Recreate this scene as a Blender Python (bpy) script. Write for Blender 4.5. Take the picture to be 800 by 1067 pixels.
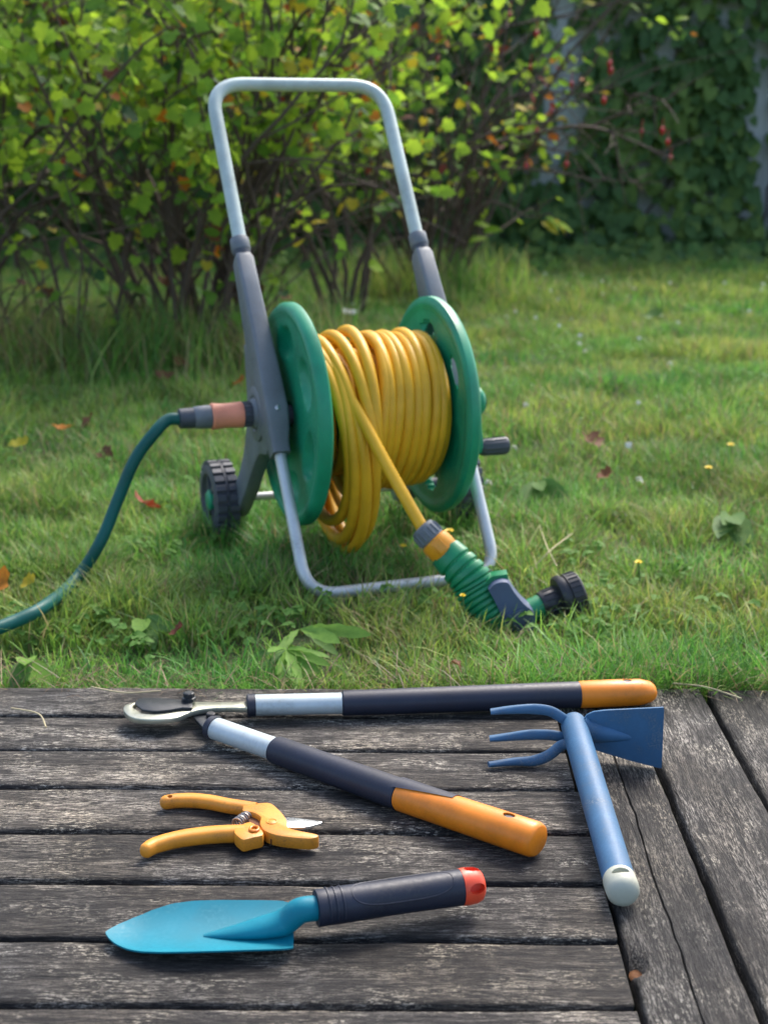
import bpy, bmesh, math, random
import numpy as np
from mathutils import Vector, Matrix, noise as mnoise

scene = bpy.context.scene
for o in list(bpy.data.objects):
    bpy.data.objects.remove(o)
R = math.radians

# ------------------------------------------------------------------ camera
CAM_H = 0.676                       # metres above the deck boards (deck top is z = 0)
F_PX = 1465.0                       # focal length in pixels of the 800 x 1067 photograph
PITCH = math.atan(395 / F_PX)
YAW = 12 / F_PX
cam_d = bpy.data.cameras.new('camera')
cam = bpy.data.objects.new('camera', cam_d)
scene.collection.objects.link(cam)
cam.location = (0, 0, CAM_H)
cam.rotation_euler = (R(90) - PITCH, 0, YAW)
cam_d.sensor_fit = 'HORIZONTAL'
cam_d.sensor_width = 24.0
cam_d.lens = F_PX * 24.0 / 800
cam_d.clip_start = 0.02
cam_d.clip_end = 600
cam_d.dof.use_dof = True
cam_d.dof.focus_distance = 1.45
cam_d.dof.aperture_fstop = 6.3
scene.camera = cam

# ------------------------------------------------------------------ sky, sun, exposure
SUN_EL, SUN_AZ = R(48), R(24)       # azimuth clockwise from +Y (straight ahead)
world = bpy.data.worlds.new('World')
scene.world = world
world.use_nodes = True
wn = world.node_tree.nodes
sky = wn.new('ShaderNodeTexSky')
sky.sky_type = 'NISHITA'
sky.sun_disc = False
sky.sun_elevation = SUN_EL
sky.sun_rotation = SUN_AZ
sky.air_density = 0.9
sky.dust_density = 3.4
sky.ozone_density = 0.8
world.node_tree.links.new(sky.outputs[0], wn['Background'].inputs[0])
wn['Background'].inputs[1].default_value = 0.15
sun_d = bpy.data.lights.new('sun', 'SUN')
sun = bpy.data.objects.new('sun', sun_d)
scene.collection.objects.link(sun)
sun_d.energy = 1.5
sun_d.angle = R(18)
sun_d.color = (1.0, 0.96, 0.90)
sdir = Vector((math.sin(SUN_AZ) * math.cos(SUN_EL), math.cos(SUN_AZ) * math.cos(SUN_EL), math.sin(SUN_EL)))
sun.rotation_euler = (-sdir).to_track_quat('-Z', 'Y').to_euler()
sun.location = (2, 4, 6)
scene.view_settings.view_transform = 'Standard'
scene.view_settings.look = 'None'
scene.view_settings.gamma = 1
scene.view_settings.exposure = 1.36
scene.render.resolution_x, scene.render.resolution_y = 767, 1024

# ------------------------------------------------------------------ pixel -> place
_r = np.array([math.cos(YAW), math.sin(YAW), 0])
_f = np.array([-math.sin(YAW) * math.cos(PITCH), math.cos(YAW) * math.cos(PITCH), -math.sin(PITCH)])
_u = np.cross(_r, _f)
def ray(x, y):
    return _f * F_PX + _r * (x - 400) - _u * (y - 533.5)
def on_z(x, y, z=0.0):              # where a photo pixel's ray meets the level z
    d = ray(x, y); t = (z - CAM_H) / d[2]
    return Vector((d[0] * t, d[1] * t, z))
def on_y(x, y, Y):                  # where it meets the upright plane at distance Y
    d = ray(x, y); t = Y / d[1]
    return Vector((d[0] * t, Y, CAM_H + d[2] * t))
G = -0.03                           # lawn level below the deck top

# ------------------------------------------------------------------ objects
COL = scene.collection
def link(o, parent=None):
    COL.objects.link(o)
    if parent: o.parent = parent
    return o
def tag(o, label=None, cat=None, group=None, kind=None):
    if label: o['label'] = label
    if cat: o['category'] = cat
    if group: o['group'] = group
    if kind: o['kind'] = kind
    return o
def thing(name, label, cat, loc=(0, 0, 0), rz=0.0, group=None):
    o = bpy.data.objects.new(name, None)
    o.empty_display_size = 0.05
    link(o); o.location = loc; o.rotation_euler = (0, 0, rz)
    return tag(o, label, cat, group)

class MB:
    """collects shapes; build() links them as one mesh object"""
    def __init__(s): s.v = []; s.f = []
    def add(s, verts, faces):
        n = len(s.v); s.v += [tuple(p) for p in verts]; s.f += [tuple(i + n for i in q) for q in faces]; return s
    def loft(s, loops, caps=True, closed=False):
        n = len(loops[0]); m = len(loops)
        v = [p for L in loops for p in L]; f = []
        for i in range(m if closed else m - 1):
            j = (i + 1) % m
            for k in range(n):
                l = (k + 1) % n
                f.append((i * n + k, i * n + l, j * n + l, j * n + k))
        if caps and not closed:
            f.append(tuple(range(n))[::-1]); f.append(tuple((m - 1) * n + k for k in range(n)))
        return s.add(v, f)
    def tube(s, path, r, n=12, up=(0, 0, 1), caps=True, power=None):
        """r: number, list of numbers or list of (sideways, upward) half sizes"""
        P = [Vector(p) for p in path]; m = len(P)
        T = [((P[min(i + 1, m - 1)] - P[max(i - 1, 0)]).normalized()) for i in range(m)]
        a = Vector(up); a = (a - T[0] * a.dot(T[0]))
        if a.length < 1e-5: a = Vector((1, 0, 0)) - T[0] * T[0].x
        a.normalize(); loops = []
        for i in range(m):
            if i:
                a = T[i - 1].rotation_difference(T[i]) @ a
                a = (a - T[i] * a.dot(T[i])).normalized()
            b = T[i].cross(a)
            q = r[i] if isinstance(r, (list, tuple)) else r
            rb, ra = q if isinstance(q, tuple) else (q, q)
            L = []
            for k in range(n):
                t = 2 * math.pi * k / n
                c, d = math.cos(t), math.sin(t)
                if power:
                    c = math.copysign(abs(c) ** power, c); d = math.copysign(abs(d) ** power, d)
                L.append(P[i] + b * (c * rb) + a * (d * ra))
            loops.append(L)
        return s.loft(loops, caps)
    def prism(s, outline, place, h0, h1, bev=0.0):
        """outline of 2-D points, place(x, y, h) -> 3-D; bev rounds both rims"""
        n = len(outline)
        A = sum(outline[i][0] * outline[(i + 1) % n][1] - outline[(i + 1) % n][0] * outline[i][1] for i in range(n))
        sg = 1 if A > 0 else -1
        def inset(d):
            out = []
            for i in range(n):
                p, q, w = [Vector(outline[(i + k) % n][:2]) for k in (-1, 0, 1)]
                e1 = (q - p).normalized(); e2 = (w - q).normalized()
                n1 = Vector((-e1.y, e1.x)) * sg; n2 = Vector((-e2.y, e2.x)) * sg
                m = (n1 + n2); L = max(m.length, 0.4)
                out.append(q + m / L * d)
            return out
        if bev:
            lv = [(bev, h0), (bev * .3, h0 + bev * .3), (0, h0 + bev), (0, h1 - bev), (bev * .3, h1 - bev * .3), (bev, h1)]
        else: lv = [(0, h0), (0, h1)]
        loops = [[place(p[0], p[1], h) for p in inset(d)] for d, h in lv]
        return s.loft(loops)
    def lathe(s, prof, c, axis, n=32, ref=(0, 0, 1), caps=True):
        """prof: (distance along axis, radius) pairs"""
        ax = Vector(axis).normalized(); a = Vector(ref); a = a - ax * a.dot(ax)
        if a.length < 1e-4: a = Vector((1, 0, 0)) - ax * ax.x
        a.normalize(); b = ax.cross(a); c = Vector(c)
        loops = [[c + ax * h + (a * math.cos(2 * math.pi * k / n) + b * math.sin(2 * math.pi * k / n)) * r for k in range(n)] for h, r in prof]
        return s.loft(loops, caps)
    def ball(s, c, rx, ry=None, rz=None, n=14, rot=None):
        ry = ry or rx; rz = rz or rx; c = Vector(c); m = n // 2; loops = []
        for i in range(m + 1):
            t = math.pi * (i + .02) / (m + .04)
            L = []
            for k in range(n):
                a = 2 * math.pi * k / n
                p = Vector((rx * math.sin(t) * math.cos(a), ry * math.sin(t) * math.sin(a), -rz * math.cos(t)))
                L.append(c + (rot @ p if rot else p))
            loops.append(L)
        return s.loft(loops)
    def box(s, c, h, rot=None, bev=0.0):
        c = Vector(c); x, y, z = h
        def place(a, b, t):
            p = Vector((a, b, t)); return c + (rot @ p if rot else p)
        return s.prism([(-x, -y), (x, -y), (x, y), (-x, y)], place, -z, z, bev)
    def build(s, name, mat, parent=None, origin=(0, 0, 0), smooth=38, world=True):
        """vertices are world positions unless world=False (then the parent's own space)"""
        me = bpy.data.meshes.new(name)
        vs = s.v
        if world and parent is not None:
            root = parent
            while root.parent: root = root.parent
            inv = (Matrix.Translation(root.location) @ root.rotation_euler.to_matrix().to_4x4()).inverted()
            vs = [inv @ Vector(p) for p in vs]
        if origin != (0, 0, 0): vs = [Vector(p) - Vector(origin) for p in vs]
        me.from_pydata([tuple(p) for p in vs], [], s.f)
        bm = bmesh.new(); bm.from_mesh(me); bmesh.ops.recalc_face_normals(bm, faces=bm.faces); bm.to_mesh(me); bm.free()
        if smooth:
            me.polygons.foreach_set('use_smooth', [True] * len(me.polygons))
            me.set_sharp_from_angle(angle=R(smooth))
        me.materials.append(mat)
        o = bpy.data.objects.new(name, me); link(o, parent)
        o.location = origin
        return o

def fillet(pts, rad, n=8):
    P = [Vector(p) for p in pts]; out = [P[0]]
    for i in range(1, len(P) - 1):
        a, b = (P[i - 1] - P[i]), (P[i + 1] - P[i])
        d = min(rad, a.length * .48, b.length * .48)
        p0 = P[i] + a.normalized() * d; p1 = P[i] + b.normalized() * d
        for k in range(n + 1):
            t = k / n
            out.append(p0 * (1 - t) ** 2 + P[i] * 2 * t * (1 - t) + p1 * t * t)
    out.append(P[-1]); return out
def spline(pts, n=8):
    P = [Vector(p) for p in pts]; P = [P[0] * 2 - P[1]] + P + [P[-1] * 2 - P[-2]]; out = []
    for i in range(1, len(P) - 2):
        for k in range(n):
            t = k / n
            out.append(.5 * (2 * P[i] + (P[i + 1] - P[i - 1]) * t + (2 * P[i - 1] - 5 * P[i] + 4 * P[i + 1] - P[i + 2]) * t * t + (3 * P[i] - P[i - 1] - 3 * P[i + 1] + P[i + 2]) * t ** 3))
    out.append(P[-2]); return out

# ------------------------------------------------------------------ materials
def new_mat(name):
    m = bpy.data.materials.new(name); m.use_nodes = True
    return m, m.node_tree, m.node_tree.nodes, m.node_tree.links, m.node_tree.nodes['Principled BSDF']
def ramp(N, stops):
    r = N.new('ShaderNodeValToRGB'); e = r.color_ramp.elements
    while len(e) < len(stops): e.new(.5)
    for k, (p, c) in zip(e, stops): k.position = p; k.color = (*c, 1) if len(c) == 3 else c
    return r
def noise_node(N, L, scale, detail=4, rough=.5, vec=None, dist=0.0):
    n = N.new('ShaderNodeTexNoise'); n.inputs['Scale'].default_value = scale; n.inputs['Detail'].default_value = detail
    n.inputs['Roughness'].default_value = rough; n.inputs['Distortion'].default_value = dist
    if vec is not None: L.new(vec, n.inputs['Vector'])
    return n
def mixc(N, L, fac, a, b, mode='MIX'):
    m = N.new('ShaderNodeMix'); m.data_type = 'RGBA'; m.blend_type = mode
    for sock, v in ((m.inputs[0], fac), (m.inputs[6], a), (m.inputs[7], b)):
        if hasattr(v, 'is_linked'): L.new(v, sock)
        elif isinstance(v, (int, float)): sock.default_value = v
        else: sock.default_value = (*v, 1)
    return m.outputs[2]
def mathn(N, L, op, a, b=0.5, clamp=False):
    m = N.new('ShaderNodeMath'); m.operation = op; m.use_clamp = clamp
    for i, v in enumerate((a, b)):
        if hasattr(v, 'is_linked'): L.new(v, m.inputs[i])
        else: m.inputs[i].default_value = v
    return m.outputs[0]
def maprange(N, L, v, a, b, c=0.0, d=1.0):
    m = N.new('ShaderNodeMapRange'); L.new(v, m.inputs[0])
    for i, k in enumerate((a, b, c, d)): m.inputs[i + 1].default_value = k
    return m.outputs[0]

def worn(name, col, rough=.4, metal=0.0, dirt=.25, dcol=(.12, .10, .07), scale=60, bump=.15, spec=.5, coat=0.0):
    """moulded plastic / painted metal with faint mottling, scuffs and dust"""
    m, T, N, L, B = new_mat(name)
    tc = N.new('ShaderNodeTexCoord').outputs['Object']
    n1 = noise_node(N, L, scale * .25, 5, .6, tc); n2 = noise_node(N, L, scale * 4, 3, .6, tc)
    dark = tuple(c * .72 for c in col)
    c1 = mixc(N, L, maprange(N, L, n1.outputs[0], .35, .7), col, dark)
    f = mathn(N, L, 'MULTIPLY', maprange(N, L, n1.outputs[0], .5, .72), maprange(N, L, n2.outputs[0], .45, .7))
    f = mathn(N, L, 'MULTIPLY', f, dirt)
    L.new(mixc(N, L, f, c1, dcol), B.inputs['Base Color'])
    L.new(maprange(N, L, n2.outputs[0], .3, .7, rough - .07, rough + .12), B.inputs['Roughness'])
    B.inputs['Metallic'].default_value = metal
    B.inputs['Specular IOR Level'].default_value = spec
    B.inputs['Coat Weight'].default_value = coat
    if bump:
        b = N.new('ShaderNodeBump'); b.inputs['Strength'].default_value = bump; b.inputs['Distance'].default_value = .0006
        L.new(n2.outputs[0], b.inputs['Height']); L.new(b.outputs[0], B.inputs['Normal'])
    return m

def leafmat(name, col, col2, trans=.45, rough=.62):
    m, T, N, L, B = new_mat(name)
    tc = N.new('ShaderNodeTexCoord').outputs['Object']
    n = noise_node(N, L, 9, 3, .6, tc)
    oi = N.new('ShaderNodeObjectInfo').outputs['Random']
    f = mathn(N, L, 'ADD', n.outputs[0], mathn(N, L, 'MULTIPLY', mathn(N, L, 'SUBTRACT', oi, .5), .35))
    c = mixc(N, L, maprange(N, L, f, .3, .7), col, col2)
    L.new(c, B.inputs['Base Color']); B.inputs['Roughness'].default_value = rough; B.inputs['Specular IOR Level'].default_value = .25
    t = N.new('ShaderNodeBsdfTranslucent'); L.new(c, t.inputs['Color'])
    mx = N.new('ShaderNodeMixShader'); mx.inputs[0].default_value = trans
    L.new(B.outputs[0], mx.inputs[1]); L.new(t.outputs[0], mx.inputs[2])
    L.new(mx.outputs[0], N['Material Output'].inputs['Surface'])
    return m

def grassmat(name, trans=.4):
    m, T, N, L, B = new_mat(name)
    at = N.new('ShaderNodeAttribute'); at.attribute_name = 'blade_colour'
    L.new(at.outputs['Color'], B.inputs['Base Color']); B.inputs['Roughness'].default_value = .5
    B.inputs['Specular IOR Level'].default_value = .35
    t = N.new('ShaderNodeBsdfTranslucent'); L.new(at.outputs['Color'], t.inputs['Color'])
    mx = N.new('ShaderNodeMixShader'); mx.inputs[0].default_value = trans
    L.new(B.outputs[0], mx.inputs[1]); L.new(t.outputs[0], mx.inputs[2])
    L.new(mx.outputs[0], N['Material Output'].inputs['Surface'])
    return m

def woodmat():
    m, T, N, L, B = new_mat('weathered_wood')
    tc = N.new('ShaderNodeTexCoord').outputs['Object']
    oi = N.new('ShaderNodeObjectInfo').outputs['Random']
    off = N.new('ShaderNodeCombineXYZ')
    L.new(mathn(N, L, 'MULTIPLY', oi, 37.0), off.inputs[0]); L.new(mathn(N, L, 'MULTIPLY', oi, 11.0), off.inputs[1]); L.new(mathn(N, L, 'MULTIPLY', oi, 23.0), off.inputs[2])
    add = N.new('ShaderNodeVectorMath'); add.operation = 'ADD'; L.new(tc, add.inputs[0]); L.new(off.outputs[0], add.inputs[1])
    # slow waviness of the grain
    wv = noise_node(N, L, 7, 2, .5, add.outputs[0])
    wm = N.new('ShaderNodeVectorMath'); wm.operation = 'MULTIPLY_ADD'
    L.new(wv.outputs['Color'], wm.inputs[0]); wm.inputs[1].default_value = (0, .012, 0); L.new(add.outputs[0], wm.inputs[2])
    def stretched(sx, sy, scale, detail=6, rough=.6, dist=0.0):
        mp = N.new('ShaderNodeMapping'); mp.inputs['Scale'].default_value = (sx, sy, sy)
        L.new(wm.outputs[0], mp.inputs['Vector'])
        return noise_node(N, L, scale, detail, rough, mp.outputs[0], dist).outputs[0]
    grain = stretched(1, 11, 17, 9, .72)
    fibre = stretched(1, 9, 80, 6, .72)
    micro = stretched(1, 5, 300, 3, .6)
    patch = stretched(1, 3.0, 7, 6, .65, .3)
    black = stretched(1, 2.4, 5, 6, .65, .5)
    fleck = stretched(1, 4.0, 130, 6, .75, .0)
    fl_area = stretched(1, 2.0, 13, 5, .65)
    c = ramp(N, [(.41, (.007, .0066, .0065)), (.485, (.027, .0250, .0235)), (.545, (.072, .068, .064)), (.64, (.165, .16, .154))])
    g = mathn(N, L, 'ADD', mathn(N, L, 'MULTIPLY', grain, .6), mathn(N, L, 'MULTIPLY', fibre, .4))
    L.new(g, c.inputs[0])
    col = c.outputs[0]
    # worn silver fibres
    sil = mathn(N, L, 'MULTIPLY', maprange(N, L, patch, .47, .58), maprange(N, L, fibre, .47, .58))
    col = mixc(N, L, mathn(N, L, 'MULTIPLY', sil, .85), col, (.38, .37, .35))
    # black mildew areas
    bl = mathn(N, L, 'MULTIPLY', maprange(N, L, black, .49, .64), maprange(N, L, fibre, .68, .45))
    col = mixc(N, L, mathn(N, L, 'MULTIPLY', bl, .85), col, (.014, .0135, .015))
    # bleached flecks of lichen and old paint
    fk = mathn(N, L, 'MULTIPLY', maprange(N, L, fleck, .53, .575), maprange(N, L, fl_area, .49, .59))
    col = mixc(N, L, mathn(N, L, 'MULTIPLY', fk, .85), col, (.56, .55, .50))
    # faint brown-green tint
    tint = noise_node(N, L, 6, 3, .5, add.outputs[0])
    col = mixc(N, L, maprange(N, L, tint.outputs[0], .32, .62, .25, .9), col, mixc(N, L, 1.0, col, (1.0, .87, .69), 'MULTIPLY'))
    # dark checks along the grain
    chk = stretched(1, 34, 5, 3, .5)
    ck = maprange(N, L, chk, .335, .30)
    col = mixc(N, L, mathn(N, L, 'MULTIPLY', ck, .85), col, (.012, .011, .011))
    # every board has weathered a little differently, with broad darker and paler stretches
    broad = stretched(1, 1.6, 2.2, 3, .5)
    vb = N.new('ShaderNodeHueSaturation'); L.new(col, vb.inputs['Color'])
    L.new(mathn(N, L, 'MULTIPLY', maprange(N, L, oi, 0, 1, .72, 1.28), maprange(N, L, broad, .32, .68, .62, 1.45)), vb.inputs['Value'])
    col = vb.outputs[0]
    # fine wandering fibre lines and open pores
    def lines(sy, sc, width):
        n_ = stretched(1, sy, sc, 5, .62, .15)
        return maprange(N, L, mathn(N, L, 'ABSOLUTE', mathn(N, L, 'SUBTRACT', n_, .5)), width, width * .35)
    ln1, ln2 = lines(22, 6, .016), lines(16, 17, .022)
    col = mixc(N, L, mathn(N, L, 'MULTIPLY', ln1, .80), col, (.008, .008, .009))
    col = mixc(N, L, mathn(N, L, 'MULTIPLY', ln2, .55), col, (.012, .012, .013))
    pit = noise_node(N, L, 420, 2, .6, add.outputs[0])
    col = mixc(N, L, maprange(N, L, pit.outputs[0], .50, .36, 0, .6), col, (.012, .012, .012))
    L.new(col, B.inputs['Base Color'])
    L.new(maprange(N, L, fibre, .3, .7, .85, .6), B.inputs['Roughness'])
    B.inputs['Specular IOR Level'].default_value = .35
    h = mathn(N, L, 'ADD', mathn(N, L, 'MULTIPLY', grain, .9), mathn(N, L, 'MULTIPLY', fibre, .7))
    h = mathn(N, L, 'ADD', h, mathn(N, L, 'MULTIPLY', micro, .25))
    h = mathn(N, L, 'SUBTRACT', h, mathn(N, L, 'MULTIPLY', ck, .8))
    h = mathn(N, L, 'SUBTRACT', h, mathn(N, L, 'MULTIPLY', ln1, .45))
    b = N.new('ShaderNodeBump'); b.inputs['Strength'].default_value = .85; b.inputs['Distance'].default_value = .0035
    L.new(h, b.inputs['Height']); L.new(b.outputs[0], B.inputs['Normal'])
    return m

def soilmat():
    m, T, N, L, B = new_mat('lawn_soil')
    tc = N.new('ShaderNodeTexCoord').outputs['Object']
    n1 = noise_node(N, L, 3.0, 5, .6, tc); n2 = noise_node(N, L, 60, 4, .65, tc)
    c = ramp(N, [(.3, (.035, .045, .014)), (.55, (.06, .085, .022)), (.75, (.12, .11, .045))])
    L.new(mathn(N, L, 'ADD', mathn(N, L, 'MULTIPLY', n1.outputs[0], .5), mathn(N, L, 'MULTIPLY', n2.outputs[0], .5)), c.inputs[0])
    L.new(c.outputs[0], B.inputs['Base Color']); B.inputs['Roughness'].default_value = .95
    b = N.new('ShaderNodeBump'); b.inputs['Distance'].default_value = .01; L.new(n2.outputs[0], b.inputs['Height']); L.new(b.outputs[0], B.inputs['Normal'])
    return m

def boardmat():
    m, T, N, L, B = new_mat('pale_painted_boards')
    tc = N.new('ShaderNodeTexCoord').outputs['Object']
    mp = N.new('ShaderNodeMapping'); mp.inputs['Scale'].default_value = (12, 12, 1); L.new(tc, mp.inputs['Vector'])
    n = noise_node(N, L, 4, 5, .6, mp.outputs[0])
    oi = N.new('ShaderNodeObjectInfo').outputs['Random']
    c = mixc(N, L, maprange(N, L, n.outputs[0], .3, .75), (.62, .65, .66), (.46, .48, .49))
    c = mixc(N, L, mathn(N, L, 'MULTIPLY', oi, .35), c, (.40, .42, .42))
    L.new(c, B.inputs['Base Color']); B.inputs['Roughness'].default_value = .7
    return m

M = dict(
    wood=woodmat(), soil=soilmat(), boards=boardmat(), grass=grassmat('grass_blades'), straw=grassmat('dry_grass', .2),
    under=worn('dark_brown_earth', (.05, .045, .035), .95),  # even dark brown for the joists
    knot=worn('rotten_knot', (.22, .085, .025), .8, dirt=.8, dcol=(.05, .025, .012), scale=300, bump=.6),
    handle=worn('silver_green_tube', (.47, .56, .52), .45, .08, dirt=.2, bump=.05),
    galv=worn('galvanised_tube', (.58, .61, .60), .42, .45, dirt=.4, bump=.1),
    grey=worn('grey_plastic', (.150, .170, .185), .5, dirt=.35),
    dgrey=worn('dark_grey_plastic', (.055, .065, .080), .5, dirt=.35),
    tyre=worn('tyre_plastic', (.062, .070, .090), .5, dirt=.5, dcol=(.16, .14, .10)),
    green=worn('green_plastic', (.006, .285, .140), .42, dirt=.15, dcol=(.05, .14, .07), bump=.08),
    yhose=worn('yellow_hose_rubber', (.78, .42, .018), .44, dirt=.3, dcol=(.48, .25, .03), scale=45, bump=.1, spec=.35),
    ghose=worn('green_hose_rubber', (.004, .105, .090), .45, dirt=.2, dcol=(.08, .14, .1), spec=.3),
    salmon=worn('salmon_plastic', (.95, .33, .19), .5, dirt=.15),
    orangeconn=worn('amber_plastic', (.83, .33, .015), .38, dirt=.25),
    gungreen=worn('gun_green', (.006, .22, .085), .38, dirt=.2, bump=.05),
    trigger=worn('slate_blue_plastic', (.075, .105, .19), .5, dirt=.35),
    black=worn('black_plastic', (.020, .021, .025), .42, dirt=.3),
    bolt=worn('bolt_steel', (.45, .45, .44), .3, .9, dirt=.3),
    navy=worn('navy_grip', (.019, .024, .042), .45, dirt=.3, dcol=(.08, .08, .08), scale=80, bump=.12, spec=.38),
    alu=worn('anodised_aluminium', (.52, .60, .61), .46, .25, dirt=.25, bump=.05),
    orange=worn('orange_plastic', (.88, .255, .010), .42, dirt=.3, dcol=(.4, .15, .03), bump=.1, scale=90),
    steel=worn('stained_steel', (.46, .47, .38), .34, .75, dirt=.9, dcol=(.24, .24, .14), scale=120),
    darksteel=worn('coated_blade', (.035, .040, .045), .38, .4, dirt=.5, dcol=(.12, .12, .10)),
    prun=worn('mustard_plastic', (.75, .29, .022), .44, dirt=.75, dcol=(.28, .11, .025), scale=130, bump=.18),
    blade=worn('bright_blade', (.66, .69, .70), .28, .9, dirt=.3, scale=150),
    spring=worn('spring_wire', (.40, .37, .34), .35, .85, dirt=.6, dcol=(.2, .1, .05)),
    rust=worn('rusty_inside', (.16, .055, .018), .75, dirt=.6, scale=200),
    hoe=worn('blue_painted_steel', (.052, .145, .265), .5, dirt=.9, dcol=(.18, .22, .25), scale=120, bump=.25, spec=.35),
    hoecap=worn('pale_cap', (.46, .47, .37), .55, dirt=.5),
    trowel=worn('turquoise_paint', (.0, .200, .275), .52, dirt=.6, dcol=(.06, .26, .31), scale=60, bump=.1, spec=.28),
    red=worn('red_cap', (.86, .085, .030), .42, dirt=.15),
    bark=worn('shrub_bark', (.105, .070, .052), .85, dirt=.7, dcol=(.20, .17, .14), scale=60, bump=.5),
    hip=worn('rose_hip_skin', (.55, .018, .02), .35, dirt=.2),
    petal=worn('yellow_petal', (.90, .66, .02), .6, dirt=.2),
    stalk=worn('flower_stalk', (.10, .17, .04), .6, dirt=.2),
)
M['lf_green'] = leafmat('currant_leaf_green', (.165, .32, .032), (.100, .215, .030), .52)
M['lf_lime'] = leafmat('currant_leaf_lime', (.36, .52, .042), (.23, .40, .035), .58)
M['lf_dark'] = leafmat('leaf_deep_green', (.050, .115, .030), (.032, .080, .028), .35)
M['lf_yellow'] = leafmat('leaf_yellow', (.55, .42, .03), (.38, .36, .03), .5)
M['lf_orange'] = leafmat('leaf_orange', (.52, .20, .02), (.36, .10, .02), .4)
M['lf_red'] = leafmat('leaf_red', (.26, .045, .02), (.13, .04, .02), .3)
M['lf_brown'] = leafmat('leaf_brown', (.19, .075, .030), (.10, .042, .022), .2, .7)
M['ivy_a'] = leafmat('climber_leaf', (.105, .200, .058), (.070, .145, .048), .45)
M['ivy_b'] = leafmat('climber_leaf_light', (.205, .305, .070), (.135, .225, .055), .48)
M['weed'] = leafmat('weed_leaf', (.13, .24, .055), (.085, .19, .045), .4)
M['weed2'] = leafmat('weed_leaf_light', (.24, .42, .075), (.17, .33, .06), .5)
M['clover'] = leafmat('clover_leaf', (.13, .28, .050), (.17, .33, .07), .45)
M['white'] = leafmat('clover_bloom', (.75, .75, .70), (.60, .62, .52), .2)

# ================================================================== THE SETTING
random.seed(4); rng = np.random.default_rng(11)

# ---- ground: one sheet, finely divided near the camera, far out to the horizon
def ground_z(x, y):
    return G + 0.012 * mnoise.noise(Vector((x * 1.3, y * 1.3, 3.1))) * min(1.0, max(0.0, (y - 1.75) / .6)) - 0.004
def build_ground():
    xs = [-250, -60, -20, -10, -6] + [-4.5 + .1 * i for i in range(91)] + [6, 10, 20, 60, 250]
    ys = [-250, -60, -20, -6, -2, 0, 1] + [1.5 + .1 * i for i in range(76)] + [10.5, 14, 25, 60, 250]
    v = [(x, y, ground_z(x, y) if abs(x) < 6 and 1 < y < 10 else G - .004) for y in ys for x in xs]
    n = len(xs)
    f = [(j * n + i, j * n + i + 1, (j + 1) * n + i + 1, (j + 1) * n + i) for j in range(len(ys) - 1) for i in range(n - 1)]
    o = MB().add(v, f).build('lawn', M['soil'])
    tag(o, 'green garden lawn behind the wooden deck', None, None, 'structure')
build_ground()

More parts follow.
